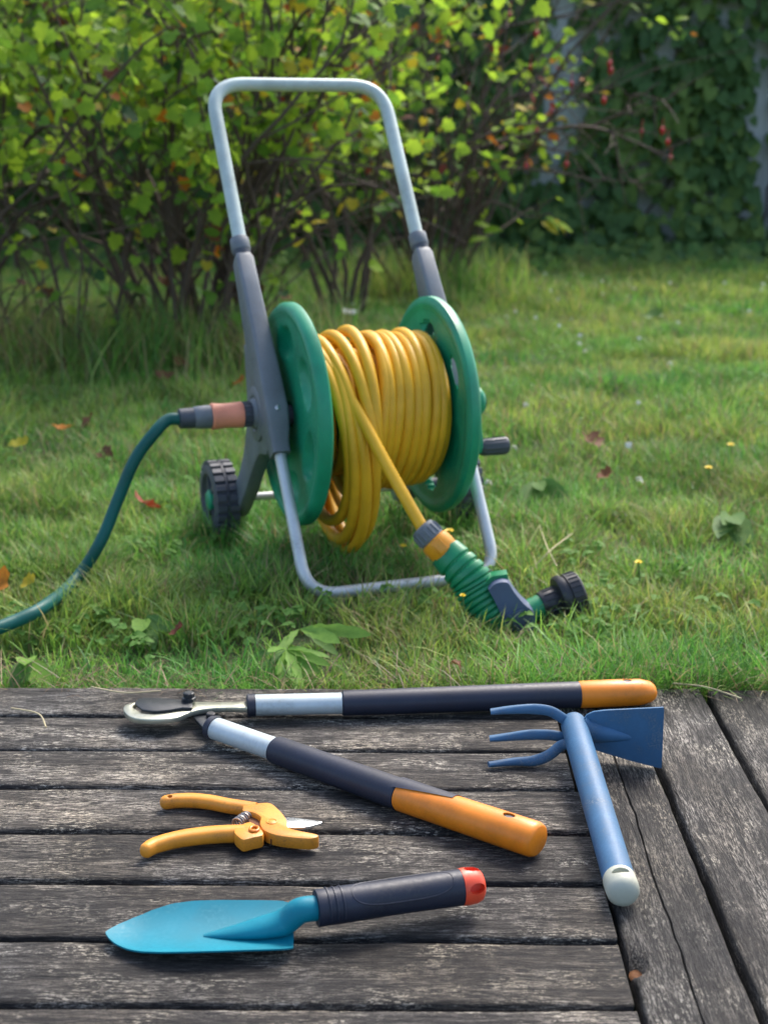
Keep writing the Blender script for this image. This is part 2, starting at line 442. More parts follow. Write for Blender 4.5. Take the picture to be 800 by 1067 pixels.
# ---- deck of weathered boards
deck = bpy.data.objects.new('wooden_deck', None); link(deck); deck.location = (0, 1.2, G)
tag(deck, 'weathered grey wooden deck in the foreground', None, None, 'structure')
def plank(length, width, loc, rotz, seed, crack=None, notch=None, thick=.024, bow=0.0012):
    """board along local x with rounded edges, uneven top and its own cracks"""
    nx = max(12, int(length / .012)); hw = width / 2
    prof = [(-hw, -thick), (-hw, -.006), (-hw + .0012, -.0022), (-hw + .0035, -.0004)]
    k = 11
    for i in range(k): prof.append((-hw + .007 + (width - .014) * i / (k - 1), 0.0))
    prof += [(hw - .0035, -.0004), (hw - .0012, -.0022), (hw, -.006), (hw, -thick)]
    v = []
    np_ = len(prof); top = range(3, np_ - 3)
    ncol = np_ + (3 if crack else 0)
    for i in range(nx + 1):
        x = -length / 2 + length * i / nx
        row = []
        edgeL = .0016 * mnoise.noise(Vector((x * 9, seed, 1))) + .0010 * mnoise.noise(Vector((x * 45, seed, 2)))
        edgeR = .0016 * mnoise.noise(Vector((x * 9, seed, 5))) + .0010 * mnoise.noise(Vector((x * 45, seed, 6)))
        for a, (y, z) in enumerate(prof):
            yy = y + (edgeL if y < -hw + .008 else edgeR if y > hw - .008 else 0)
            zz = z + bow * mnoise.noise(Vector((x * 2.2, yy * 6, seed))) + .0007 * mnoise.noise(Vector((x * 14, yy * 60, seed + 3)))
            if a in (0, np_ - 1): zz = -thick
            row.append([x, yy, zz])
        if crack:
            cy = crack(x); w = .0011 + .0006 * mnoise.noise(Vector((x * 30, 7, seed)))
            def zt(yy): return bow * mnoise.noise(Vector((x * 2.2, yy * 6, seed))) + .0007 * mnoise.noise(Vector((x * 14, yy * 60, seed + 3)))
            lo, hi = -hw + .007, hw - .007
            inner = [lo + (cy - w - .0015 - lo) * q / 5 for q in range(6)] + [cy - w, cy, cy + w] + [cy + w + .0015 + (hi - cy - w - .0015) * q / 4 for q in range(5)]
            mid = [[x, yy, zt(yy) - (.006 if q == 7 else .0)] for q, yy in enumerate(inner)]
            row = row[:4] + mid + row[-4:]
        if notch:
            nxp, nyp, ra, rb, dep = notch
            for r in row:
                e = ((r[0] - nxp) / ra) ** 2 + ((r[1] - nyp) / rb) ** 2
                if e < 1: r[2] -= dep * (1 - e) ** .6
        v += [tuple(r) for r in row]
    f = []
    for i in range(nx):
        for a in range(ncol - 1):
            f.append((i * ncol + a, i * ncol + a + 1, (i + 1) * ncol + a + 1, (i + 1) * ncol + a))
    f.append(tuple(range(ncol))); f.append(tuple(nx * ncol + a for a in range(ncol))[::-1])
    me = bpy.data.meshes.new('plank'); me.from_pydata(v, [], f)
    bm = bmesh.new(); bm.from_mesh(me); bmesh.ops.recalc_face_normals(bm, faces=bm.faces); bm.to_mesh(me); bm.free()
    me.polygons.foreach_set('use_smooth', [True] * len(me.polygons)); me.set_sharp_from_angle(angle=R(50))
    me.materials.append(M['wood'])
    o = bpy.data.objects.new('plank', me); link(o, deck)
    o.location = Vector(loc) - Vector(deck.location); o.rotation_euler = (0, 0, rotz)
    return o
PITCHW = .0970
X_C = .198
gaps_y = [1.567 - PITCHW * i for i in range(12)]
y_hi = 1.567 + .090
GAP = .0075
ends = [y_hi] + gaps_y
for i in range(len(ends) - 1):
    a, b = ends[i], ends[i + 1]
    a2, b2 = a - (GAP / 2 if i else 0), b + GAP / 2
    xr = X_C - .004 + random.uniform(-.0015, .0015)
    ln = 1.75
    plank(ln, a2 - b2, (xr - ln / 2, (a2 + b2) / 2, random.uniform(-.001, .0008)), 0, 10 + i * 3.7)
# boards running away from the camera, on the right
vx = [X_C, .2925, .389, .486, .583, .680, .777]
vlen, vy0 = 1.25, .40
def wob(t): return .0035 * mnoise.noise(Vector((t * 8, 2, 2))) + .0014 * mnoise.noise(Vector((t * 40, 2, 9)))
c_a = on_z(660, 845); c_b = on_z(733, 1062)
vcx = (vx[0] + vx[1]) / 2
def split_line(lx):
    wy = vy0 + vlen / 2 + lx        # board's own x axis runs along world +y, its y axis along world -x
    t = (wy - c_b.y) / (c_a.y - c_b.y)
    wx = c_b.x + (c_a.x - c_b.x) * t
    yl = -(wx - vcx)
    if t > 1.25: yl = -(c_b.x + (c_a.x - c_b.x) * 1.25 - vcx)
    if t < -.6: yl = -(c_b.x + (c_a.x - c_b.x) * -.6 - vcx)
    return max(-.037, min(.037, yl + wob(wy)))
knot_p = on_z(660, 1001)
for i in range(6):
    a, b = vx[i] + (.002 if i == 0 else GAP / 2), vx[i + 1] - GAP / 2
    L0 = vlen + random.uniform(-.004, .006)
    kw = {}
    if i == 0:
        kw = dict(crack=split_line, notch=(knot_p.y - (vy0 + L0 / 2), (b - a) / 2 - .004, .0135, .0105, .020))
    pl = plank(L0, b - a, ((a + b) / 2, vy0 + L0 / 2, random.uniform(-.001, .001)), R(90), 70 + i * 5.3, **kw)
    if i == 0:
        kb = MB()
        kb.ball((a + .0075, knot_p.y, -.0160), .0085, .0130, .0035, 12)
        ko = kb.build('knot_hole', M['knot'], deck)
        tag(ko, 'orange-brown rotten knot hole at the board edge')
# joists below the boards
for x in (-1.2, -.6, -.05, .225, .75):
    jb = MB(); jb.box((x, 1.02, -.0265), (.022, .60, .0022)); jb.build('joist', M['under'], deck)

# ---- fence of pale upright boards far behind
FY = 8.5
fence = thing('board_fence', 'pale grey upright board fence behind the climbing plant', 'fence', (0, FY, G))
fm = MB(); fm.box((0, 0, .95), (.0728, .011, .95), bev=.003)
fbase = fm.build('board', M['boards'], fence, world=False)
for i in range(62):
    o = fbase if i == 0 else link(fbase.copy(), fence)
    o.location = (-4.5 + i * .146, random.uniform(-.004, .004), random.uniform(-.01, .01))
for z in (.35, 1.5):
    rb = MB(); rb.box((0, .035, z), (4.6, .02, .04)); rb.build('rail', M['boards'], fence, world=False)

# ================================================================== GRASS
def noise2(x, y, s, seed=0):
    """cheap smooth value noise on arrays"""
    xs, ys = x * s + 100, y * s + 100
    xi, yi = np.floor(xs).astype(int), np.floor(ys).astype(int); fx, fy = xs - xi, ys - yi
    fx, fy = fx * fx * (3 - 2 * fx), fy * fy * (3 - 2 * fy)
    h = lambda a, b: (np.sin(a * 127.1 + b * 311.7 + seed * 74.7) * 43758.5453) % 1.0
    return (h(xi, yi) * (1 - fx) + h(xi + 1, yi) * fx) * (1 - fy) + (h(xi, yi + 1) * (1 - fx) + h(xi + 1, yi + 1) * fx) * fy
gz_v = np.vectorize(ground_z)
def blades(name, label, bx, by, h, w, lean, az, col, segs, mat, cat=None, zoff=None, curl=1.6):
    n = len(bx)
    bz = np.full(n, G - .008) if zoff is None else zoff
    ts = np.linspace(0, 1, segs + 1)
    V = np.zeros((n, 2 * segs + 1, 3))
    dx, dy = np.cos(az), np.sin(az)
    sx, sy = -dy, dx
    tw = rng.uniform(-.9, .9, n)
    sx2, sy2 = sx * np.cos(tw) - dx * np.sin(tw), sy * np.cos(tw) - dy * np.sin(tw)
    for i, t in enumerate(ts):
        # bend grows along the blade
        out = lean * h * t ** curl
        up = h * t * np.sqrt(np.clip(1 - (.55 * lean * t) ** 2, .08, 1))
        cx, cy, cz = bx + dx * out, by + dy * out, bz + up
        if i < segs:
            ww = w * (1 - .75 * t ** 1.6) * .5
            V[:, 2 * i] = np.stack([cx - sx2 * ww, cy - sy2 * ww, cz], 1)
            V[:, 2 * i + 1] = np.stack([cx + sx2 * ww, cy + sy2 * ww, cz], 1)
        else: V[:, 2 * i] = np.stack([cx, cy, cz], 1)
    nv = 2 * segs + 1
    quads = np.array([[2 * i, 2 * i + 1, 2 * i + 3, 2 * i + 2] for i in range(segs - 1)], int).reshape(-1)
    pat = np.concatenate([quads, [2 * segs - 2, 2 * segs - 1, 2 * segs]]).astype(int)
    sizes = [4] * (segs - 1) + [3]
    idx = (np.arange(n)[:, None] * nv + pat[None]).reshape(-1)
    starts1 = np.cumsum([0] + sizes[:-1]); ln = sum(sizes)
    starts = (np.arange(n)[:, None] * ln + starts1[None]).reshape(-1)
    me = bpy.data.meshes.new(name)
    me.vertices.add(n * nv); me.vertices.foreach_set('co', V.reshape(-1).astype(np.float32))
    me.loops.add(len(idx)); me.loops.foreach_set('vertex_index', idx.astype(np.int32))
    me.polygons.add(len(starts)); me.polygons.foreach_set('loop_start', starts.astype(np.int32))
    me.update(calc_edges=True)
    me.polygons.foreach_set('use_smooth', np.ones(len(starts), bool))
    at = me.attributes.new('blade_colour', 'FLOAT_COLOR', 'POINT')
    c4 = np.concatenate([np.repeat(col, nv, 0), np.ones((n * nv, 1))], 1)
    at.data.foreach_set('color', c4.reshape(-1).astype(np.float32))
    me.materials.append(mat)
    o = bpy.data.objects.new(name, me); link(o)
    return tag(o, label, cat, None, 'stuff')
def scatter(n, y0, y1, half=lambda y: .30 * y + .42):
    y = rng.uniform(y0, y1, n * 2); hw = half(y)
    keep = rng.uniform(0, half(y1), n * 2) < hw
    y = y[keep][:n]; hw = hw[keep][:n]
    return rng.uniform(-1, 1, len(y)) * hw, y
def grass_cols(n, x, y, dry=.12):
    pal = np.array([[.155, .305, .050], [.215, .380, .060], [.285, .425, .078], [.105, .235, .054], [.37, .44, .11]])
    k = rng.choice(5, n, p=[.3, .28, .2, .14, .08])
    c = pal[k] * rng.uniform(.8, 1.2, (n, 1))
    pn = noise2(x, y, 1.7, 3); c = c * (1 + (pn[:, None] - .5) * np.array([[.55, .25, .3]]))
    tuft = .55 * noise2(x, y, 9, 21) + .45 * noise2(x, y, 23, 22)
    c = c * (.62 + .78 * tuft)[:, None] * (1 + (noise2(x, y, 4.0, 31)[:, None] - .5) * np.array([[1.1, .30, .4]]))
    d = rng.uniform(0, 1, n) < dry * (0.35 + 1.5 * noise2(x, y, 2.6, 8))
    c[d] = np.array([.34, .29, .13]) * rng.uniform(.6, 1.2, (d.sum(), 1))
    return c
# under the shrubs the turf is thin
HL = [on_z(x, y, G) for x, y in ((80, 622), (48, 642), (12, 658), (-30, 671), (-95, 682))]   # where the green hose lies
def lawn_band(name, label, n, y0, y1, hmin, hmax, w0, w1, segs, dry):
    x, y = scatter(n, y0, y1)
    keep = rng.uniform(0, 1, len(x)) < .35 + .8 * noise2(x, y, 5.0, 2)
    x, y = x[keep], y[keep]; m = len(x)
    hn = .35 * noise2(x, y, 2.4, 5) + .65 * noise2(x, y, 10.0, 6)
    h = (hmin + (hmax - hmin) * np.clip(1.5 * hn ** 1.6, 0, 1.2)) * rng.uniform(.55, 1.25, m)
    bx_, by_ = x + .0519, y - 2.2849; bu, bb = bx_ * math.cos(.364) + by_ * math.sin(.364), -bx_ * math.sin(.364) + by_ * math.cos(.364)
    h = np.where((np.abs(bu) < .17) & (bb > -.26) & (bb < -.16), h * .45, h)
    gc = on_z(515, 655, G); h = np.where(((x - gc.x) / .13) ** 2 + ((y - gc.y - .015) / .075) ** 2 < 1, h * .5, h)
    h = np.where((x < .02) & (y < 1.86), h * .62, h)
    for wx, wy, wr in ((300, 682, .095), (28, 695, .045), (318, 660, .06)):
        gc = on_z(wx, wy, G); h = np.where(((x - gc.x) / wr) ** 2 + ((y - gc.y) / (wr * .8)) ** 2 < 1, h * .42, h)
    for a, b in zip(HL, HL[1:]):
        dx, dy = b.x - a.x, b.y - a.y; t = np.clip(((x - a.x) * dx + (y - a.y) * dy) / (dx * dx + dy * dy), 0, 1)
        h = np.where(np.hypot(x - a.x - t * dx, y - a.y - t * dy) < .03, h * .42, h)
    blades(name, label, x, y, h, rng.uniform(w0, w1, m), rng.uniform(.15, 1.25, m), rng.uniform(0, 2 * math.pi, m),
           grass_cols(m, x, y, dry), segs, M['grass'], zoff=gz_v(x, y) - .004)
lawn_band('grass', 'short green grass of the lawn around the hose reel', 125000, 1.70, 3.1, .016, .074, .0015, .0040, 3, .17)
lawn_band('grass', 'green lawn grass between the hose reel and the shrubs', 120000, 3.1, 5.6, .018, .075, .0026, .0058, 2, .17)
lawn_band('grass', 'far lawn grass below the leafy fence', 80000, 5.6, 8.6, .03, .085, .0050, .0090, 2, .13)
# longer fringe along the deck, leaning over its edge
n = 16000
x = rng.uniform(-.95, .95, n); y = 1.664 + rng.exponential(.06, n)
k = rng.uniform(0, 1, n) < .25 + .9 * noise2(x, y * 0, 9, 4); x, y = x[k], y[k]; n = len(x)
h = rng.uniform(.03, .095, n) * (.30 + .45 * noise2(x, y, 6, 1) + .45 * np.clip((x + .02) / .15, 0, 1))
blades('grass', 'longer grass fringe leaning over the far edge of the deck', x, y, h, rng.uniform(.0014, .0034, n), rng.uniform(.2, 1.3, n),
       np.where(rng.uniform(0, 1, n) < .5, rng.uniform(-2.6, -.5, n), rng.uniform(0, 6.28, n)), grass_cols(n, x, y, .07), 4, M['grass'])
# dead straw and roots matted along the deck edge
n = 750
x = rng.uniform(-.9, .9, n); y = 1.650 + rng.normal(.022, .016, n)
col = np.array([.22, .14, .075]) * rng.uniform(.5, 1.35, (n, 1))
blades('dry_straw', 'matted dry straw and roots along the deck edge', x, y, rng.uniform(.015, .05, n), rng.uniform(.0008, .0016, n), rng.uniform(1.2, 2.0, n),
       rng.uniform(0, 6.28, n), col, 4, M['straw'], zoff=rng.uniform(G + .004, .004, n), curl=1.0)
# tall rank grass at the foot of the shrubs
n = 7000
x = rng.normal(-1.05, .55, n); y = rng.normal(4.42, .22, n)
k = (x < -.12); x, y = x[k], y[k]; n = len(x)
col = grass_cols(n, x, y, .35) * .85
blades('tall_grass', 'tall rank grass and dry stalks at the foot of the leafy shrubs', x, y, rng.uniform(.06, .26, n), rng.uniform(.0028, .0055, n),
       rng.uniform(.1, 1.0, n), rng.uniform(0, 6.28, n), col, 4, M['grass'])
n = 1500
x = rng.normal(.15, .22, n); y = rng.normal(6.3, .15, n)
blades('tall_grass', 'tall grass around the stems of the rose shrub', x, y, rng.uniform(.08, .28, n), rng.uniform(.004, .007, n),
       rng.uniform(.1, 1.0, n), rng.uniform(0, 6.28, n), grass_cols(n, x, y, .25), 4, M['grass'])

# ================================================================== LEAVES
def leaf_template(kind):
    """flat list of verts / faces of one leaf: stalk at the origin, tip along +y, length 1"""
    if kind == 'lobed':
        half = [(0, 0), (.22, -.07), (.44, .10), (.36, .26), (.56, .46), (.34, .56), (.30, .78), (.13, .84), (0, 1.0)]
    elif kind == 'heart':
        half = [(0, 0), (.25, -.10), (.45, .10), (.44, .38), (.27, .72), (0, 1.0)]
    elif kind == 'lance':
        half = [(0, 0), (.05, .15), (.13, .32), (.10, .40), (.17, .55), (.14, .66), (.15, .78), (.08, .92), (0, 1.0)]
    else:
        half = [(0, 0), (.16, .12), (.27, .38), (.22, .68), (0, 1.0)]
    mid = [(0, p[1]) for p in half]
    def z(x, y): return .30 * abs(x) - .22 * y * y + .10 * math.sin(y * 5 + x * 4) * abs(x) * 2
    v = []; f = []
    n = len(half)
    rows = [(0, y) for (_, y) in half]
    for k in range(n): v.append((0, max(0, half[k][1]), z(0, half[k][1])))
    for sgn in (1, -1):
        base = len(v)
        for k in range(1, n - 1): v.append((sgn * half[k][0], half[k][1], z(half[k][0], half[k][1])))
        m = n - 2
        f.append((0, base, 1) if sgn > 0 else (0, 1, base))
        for k in range(m - 1):
            q = (k + 1, base + k, base + k + 1, k + 2)
            f.append(q if sgn > 0 else q[::-1])
        q = (n - 2, base + m - 1, n - 1); f.append(q if sgn > 0 else q[::-1])
    return np.array(v), f
TPL = {k: leaf_template(k) for k in ('lobed', 'heart', 'lance', 'oval')}
LEAFMESH = {}
def leaf_mesh(kind, mat):
    key = (kind, mat)
    if key not in LEAFMESH:
        me = bpy.data.meshes.new('leaf'); v, f = TPL[kind]
        me.from_pydata([tuple(p) for p in v], [], f); me.polygons.foreach_set('use_smooth', [True] * len(f)); me.materials.append(M[mat])
        LEAFMESH[key] = me
    return LEAFMESH[key]
def leaf_matrix(p, size, normal, tipdir):
    nz = Vector(normal).normalized(); ty = Vector(tipdir); ty = ty - nz * ty.dot(nz)
    if ty.length < 1e-4: ty = Vector((1, 0, 0)) - nz * nz.x
    ty.normalize(); tx = ty.cross(nz)
    m = Matrix((tx * size, ty * size, nz * size)).transposed().to_4x4()
    m.translation = p; return m
def joined_leaves(name, items, kind, mats, parent=None, label=None):
    """items: (matrix, material key); one mesh of many leaves"""
    v, f = TPL[kind]; nv = len(v)
    mm = np.array([np.array(m) for m, _ in items])
    V = np.einsum('nij,vj->nvi', mm[:, :3, :3], v) + mm[:, None, :3, 3]
    if parent is not None:
        root = parent
        while root.parent: root = root.parent
        V = V - np.array(root.location)
    n = len(items)
    sizes = np.array([len(q) for q in f]); flat = np.concatenate([np.array(q) for q in f])
    idx = (np.arange(n)[:, None] * nv + flat[None]).reshape(-1)
    st = (np.arange(n)[:, None] * sizes.sum() + np.concatenate([[0], np.cumsum(sizes)[:-1]])[None]).reshape(-1)
    me = bpy.data.meshes.new(name)
    me.vertices.add(n * nv); me.vertices.foreach_set('co', V.reshape(-1).astype(np.float32))
    me.loops.add(len(idx)); me.loops.foreach_set('vertex_index', idx.astype(np.int32))
    me.polygons.add(len(st)); me.polygons.foreach_set('loop_start', st.astype(np.int32))
    for k in mats: me.materials.append(M[k])
    mi = np.repeat(np.array([mats.index(k) for _, k in items]), len(f))
    me.polygons.foreach_set('material_index', mi.astype(np.int32))
    me.update(calc_edges=True)
    me.polygons.foreach_set('use_smooth', np.ones(len(st), bool))
    o = bpy.data.objects.new(name, me); link(o, parent)
    return tag(o, label, None, None, 'stuff')

# ================================================================== SHRUBS
CAMP = Vector((0, 0, CAM_H))
def grow(mb, p, d, length, r, level, anchors, rnd, droop=.0, split=3):
    steps = max(4, int(length / .09)); path = [Vector(p)]; d = Vector(d).normalized(); rad = [r]
    for i in range(steps):
        d = (d + Vector((rnd.gauss(0, .13), rnd.gauss(0, .13), rnd.gauss(0, .10) - droop))).normalized()
        path.append(path[-1] + d * length / steps); rad.append(r * (1 - .7 * (i + 1) / steps))
        if level >= 1 or i > steps * .45:
            anchors.append((path[-1].copy(), d.copy(), level))
        if level < 2 and i >= 1 and rnd.random() < split / steps * (1.25 if level == 0 else .8):
            side = d.cross(Vector((rnd.gauss(0, 1), rnd.gauss(0, 1), rnd.gauss(0, 1)))).normalized()
            nd = (d * .65 + side * .75 + Vector((0, 0, .15))).normalized()
            grow(mb, path[-1], nd, length * rnd.uniform(.32, .6), rad[-1] * .62, level + 1, anchors, rnd, droop * 1.2, split)
    mb.tube(path, rad, 6 if level == 0 else 5)
def shrub(name, label, base, stems, spread, height, seed, nleaf, pal, size, parts=220, kind='lobed', fill=None, rad=(.008, .015)):
    rnd = random.Random(seed)
    root = thing(name, label, 'shrub', (base[0], base[1], G)); anchors = []
    for i in range(stems):
        mb = MB(); a = rnd.uniform(0, 6.283); q = rnd.uniform(.0, 1)
        p0 = Vector((base[0] + math.cos(a) * .14 * q * spread[0] / .5, base[1] + math.sin(a) * .10 * q, G - .02))
        tgt = Vector((base[0] + math.cos(a) * spread[0] * rnd.uniform(.15, 1), base[1] + math.sin(a) * spread[1] * rnd.uniform(.15, 1), height * rnd.uniform(.75, 1.1)))
        grow(mb, p0, tgt - p0, (tgt - p0).length, rnd.uniform(*rad), 0, anchors, rnd, .012)
        mb.build('stem', M['bark'], root, smooth=60)
    keys = [k for k, w in pal]; wts = [w for k, w in pal]; items = []
    pts = [(p, d) for p, d, l in anchors if p.z > rnd.uniform(.12, .68)]
    while len(items) < nleaf:
        if fill and rnd.random() < fill[0]:
            p = Vector((rnd.uniform(*fill[1]), rnd.uniform(*fill[2]), rnd.uniform(*fill[3]))); d = Vector((rnd.gauss(0, 1), rnd.gauss(0, 1), .2))
            if mnoise.noise(p * 2.6 + Vector((seed, 0, 0))) < .0: continue
        else:
            p, d = rnd.choice(pts)
            p = p + Vector((rnd.gauss(0, .035), rnd.gauss(0, .035), rnd.gauss(0, .03)))
            if mnoise.noise(p * 2.6 + Vector((seed, 0, 0))) < -.08: continue
        nrm = Vector((rnd.gauss(0, .45), rnd.gauss(-.30, .5), rnd.uniform(.25, 1.0)))
        tip = Vector((d.x + rnd.gauss(0, .7), d.y + rnd.gauss(0, .7), rnd.gauss(-.35, .3)))
        items.append((leaf_matrix(p, size * rnd.uniform(.55, 1.25), nrm, tip), rnd.choices(keys, wts)[0]))
    def vis(it):
        p = it[0].translation
        dd = np.array(p) - np.array(CAMP); D = dd @ _f; px = 400 + F_PX * (dd @ _r) / D; py = 533.5 - F_PX * (dd @ _u) / D
        s = it[0].col[1].to_3d().length / D
        return (0 <= px <= 800 and 0 <= py <= 420, s)
    items.sort(key=vis, reverse=True)
    for m, k in items[:parts]:
        o = bpy.data.objects.new('leaf', leaf_mesh(kind, k)); link(o, root)
        mm = m.copy(); mm.translation = m.translation - root.location; o.matrix_local = mm
    joined_leaves('foliage', items[parts:], kind, keys, root)
    return root
PAL_A = [('lf_lime', .56), ('lf_green', .32), ('lf_dark', .05), ('lf_yellow', .04), ('lf_orange', .018), ('lf_red', .012)]
sh1 = shrub('currant_shrub', 'leafy yellow-green shrub with many dark stems directly behind the hose reel', (-.66, 4.60), 26, (.66, .42), 1.5, 21, 2600, PAL_A, .047, 290,
      fill=(.26, (-1.35, .05), (4.35, 5.1), (.68, 1.7)))
sh2 = shrub('currant_shrub', 'leafy yellow-green shrub at the left edge of the photo', (-1.55, 4.60), 24, (.72, .42), 1.55, 35, 2900, PAL_A, .047, 290,
      fill=(.28, (-2.4, -.95), (4.35, 5.2), (.50, 1.75)))
shrub('currant_shrub', 'sparse shrub of fresh lime leaves between the hose reel handle and the rose shrub', (-.18, 5.7), 9, (.42, .3), 1.5, 47, 950,
      [('lf_lime', .5), ('lf_green', .3), ('lf_yellow', .1), ('lf_orange', .06), ('lf_red', .02)], .050, 200, fill=(.2, (-.6, .2), (5.5, 6.0), (.6, 1.6)))

for sh, pts in ((sh2, [(20, 400), (-10, 300), (20, 225), (85, 201), (128, 215), (152, 250), (165, 290)]), (sh2, [(70, 385), (60, 300), (40, 240), (-5, 205)]), (sh2, [(110, 385), (130, 260), (100, 120), (60, 20), (50, -40)]),
                (sh1, [(215, 385), (240, 300), (290, 225), (350, 150), (375, 100), (410, 60)]), (sh1, [(190, 390), (178, 280), (172, 130), (168, 20), (170, -40)]), (sh1, [(240, 385), (285, 250), (330, 200), (395, 195), (430, 230)]),
                (sh1, [(205, 390), (225, 250), (290, 170), (330, 60), (345, -30)]), (sh1, [(180, 250), (230, 190), (262, 120), (275, 40)]), (sh2, [(130, 230), (75, 150), (30, 60), (10, -20)])):
    P = [on_y(x, y, 4.42) for x, y in pts]
    if pts[0][1] > 380: P[0].z = G
    P = spline(P, 6); mb = MB(); mb.tube(P, [.0085 * (1 - .65 * k / len(P)) for k in range(len(P))], 6)
    rr = random.Random(pts[0][0])
    for k in range(5, len(P) - 1, 2):
        q = P[k] + Vector((rr.gauss(0, .09), rr.gauss(0, .05), rr.gauss(.04, .07)))
        mb.tube([P[k], (P[k] + q) / 2 + Vector((0, 0, .01)), q], [.0035, .0026, .0014], 5)
    mb.build('branch', M['bark'], sh, smooth=60)

# the rose shrub: bare arching branches with red hips to the right
rose = shrub('rose_shrub', 'half bare rose shrub with red hips and twigs reaching right before the fence', (.16, 6.3), 20, (.55, .3), 1.65, 58, 620,
             [('lf_lime', .5), ('lf_green', .25), ('lf_yellow', .12), ('lf_orange', .08), ('lf_red', .05)], .060, 150, 'oval', rad=(.007, .012))
RB = [[(452, 300), (462, 235), (480, 165), (565, 137), (615, 132), (660, 147), (700, 165)],
      [(615, 132), (638, 140), (645, 170), (655, 186), (672, 196)],
      [(470, 215), (485, 182), (520, 175), (570, 178), (600, 183), (625, 188), (636, 180)],
      [(612, 133), (632, 124), (650, 115), (662, 98), (690, 104), (700, 100)],
      [(462, 235), (500, 150), (540, 105), (575, 78), (600, 60)],
      [(470, 200), (470, 120), (500, 60), (540, 15), (560, -30)],
      [(520, 175), (545, 150), (590, 158), (612, 150)],
      [(480, 165), (520, 110), (560, 95), (600, 98), (640, 90)],
      [(430, 300), (425, 220), (405, 130), (400, 40), (410, -20)],
      [(440, 300), (452, 190), (440, 90), (470, 10), (480, -40)],
      [(448, 300), (500, 215), (552, 226), (572, 222)],
      [(432, 230), (390, 150), (350, 105), (320, 60)],
      [(400, 120), (450, 60), (520, 30), (600, 12), (650, -10)]]
for i, b in enumerate(RB):
    Yb = 6.25 + .12 * math.sin(i * 2.4)
    P = [on_y(x, y, Yb - .02 * k) for k, (x, y) in enumerate(b)]
    if b[0][1] == 300: P[0].z = G
    P = spline(P, 6)
    r0 = .0120 if i in (0, 8, 9) else .0080
    mb = MB(); mb.tube(P, [r0 * (1 - .72 * k / len(P)) for k in range(len(P))], 6)
    rr = random.Random(i)
    for k in range(4, len(P) - 1, 2):
        dv = (P[k + 1] - P[k]).normalized(); q = P[k] + dv * .05 + Vector((rr.gauss(0, .05), rr.gauss(0, .05), rr.gauss(.01, .05)))
        q += (q - P[k]) * .6; mb.tube([P[k], (P[k] + q) / 2 + Vector((0, 0, .008)), q], [.0042, .003, .0018], 5)
    mb.build('branch', M['bark'], rose, smooth=60)
for i, (x, y) in enumerate([(318, 70), (112, 120), (472, 146), (458, 208), (318, 272), (348, 230), (380, 342), (537, 273), (580, 271), (591, 295), (597, 327), (305, 138), (220, 280), (390, 175), (470, 132), (296, 346), (262, 30)]):
    c = on_y(400 + x / 2, y / 2, 6.22); s = random.uniform(.8, 1.15)
    mb = MB(); mb.ball(c, .0105 * s, .0105 * s, .014 * s, 10)
    mb.tube([c + Vector((0, 0, .012)), c + Vector((.004, .01, .05))], .0016, 5)
    mb.tube([c - Vector((0, 0, .015)), c - Vector((.002, 0, .024))], [.003, .001], 5)
    mb.build('rose_hip', M['hip'], rose)
lp = on_y(576, 229, 6.2)
for dx, dz, k in ((0, 0, 'lf_yellow'), (-.03, .01, 'lf_lime'), (.02, -.02, 'lf_lime'), (-.05, -.01, 'lf_yellow'), (-.30, -.05, 'lf_lime'), (-.34, -.02, 'lf_lime'), (-.36, -.10, 'lf_lime')):
    o = bpy.data.objects.new('leaf', leaf_mesh('oval', k)); link(o, rose)
    m = leaf_matrix(lp + Vector((dx, 0, dz)), .09, (random.gauss(0, .3), -.5, .8), (1, random.gauss(0, .3), -.2)); m.translation = m.translation - rose.location
    o.matrix_local = m

# ---- tangled undergrowth below the left shrubs
def undergrowth():
    rnd = random.Random(91)
    root = thing('undergrowth', 'tangled low undergrowth of thin stems and leaves below the left shrubs', 'undergrowth', (-1.2, 4.45, G)); items = []
    for i in range(46):
        x = rnd.uniform(-2.1, -.42); y = rnd.uniform(4.25, 4.75); mb = MB(); P = [Vector((x, y, G - .02))]; d = Vector((rnd.gauss(0, .35), rnd.gauss(0, .2), 1))
        for k in range(rnd.randint(4, 8)):
            d = (d + Vector((rnd.gauss(0, .22), rnd.gauss(0, .15), rnd.gauss(0, .12)))).normalized(); P.append(P[-1] + d * .085)
            for q in range(rnd.choice((0, 0, 1, 1, 2))):
                p = P[-1] + Vector((rnd.gauss(0, .03), rnd.gauss(0, .03), rnd.gauss(0, .03)))
                items.append((leaf_matrix(p, rnd.uniform(.025, .055), (rnd.gauss(0, .4), rnd.gauss(-.4, .4), 1), (rnd.gauss(0, 1), rnd.gauss(-.3, 1), -.3)), rnd.choices(['lf_green', 'lf_lime', 'lf_dark', 'lf_yellow', 'lf_brown'], [.4, .22, .2, .08, .1])[0]))
        mb.tube(P, [.0045 * (1 - .6 * k / len(P)) for k in range(len(P))], 5); mb.build('stem', M['bark'], root, smooth=60)
    for m, k in items:
        o = bpy.data.objects.new('leaf', leaf_mesh('lobed', k)); link(o, root)
        mm = m.copy(); mm.translation = m.translation - root.location; o.matrix_local = mm
undergrowth()

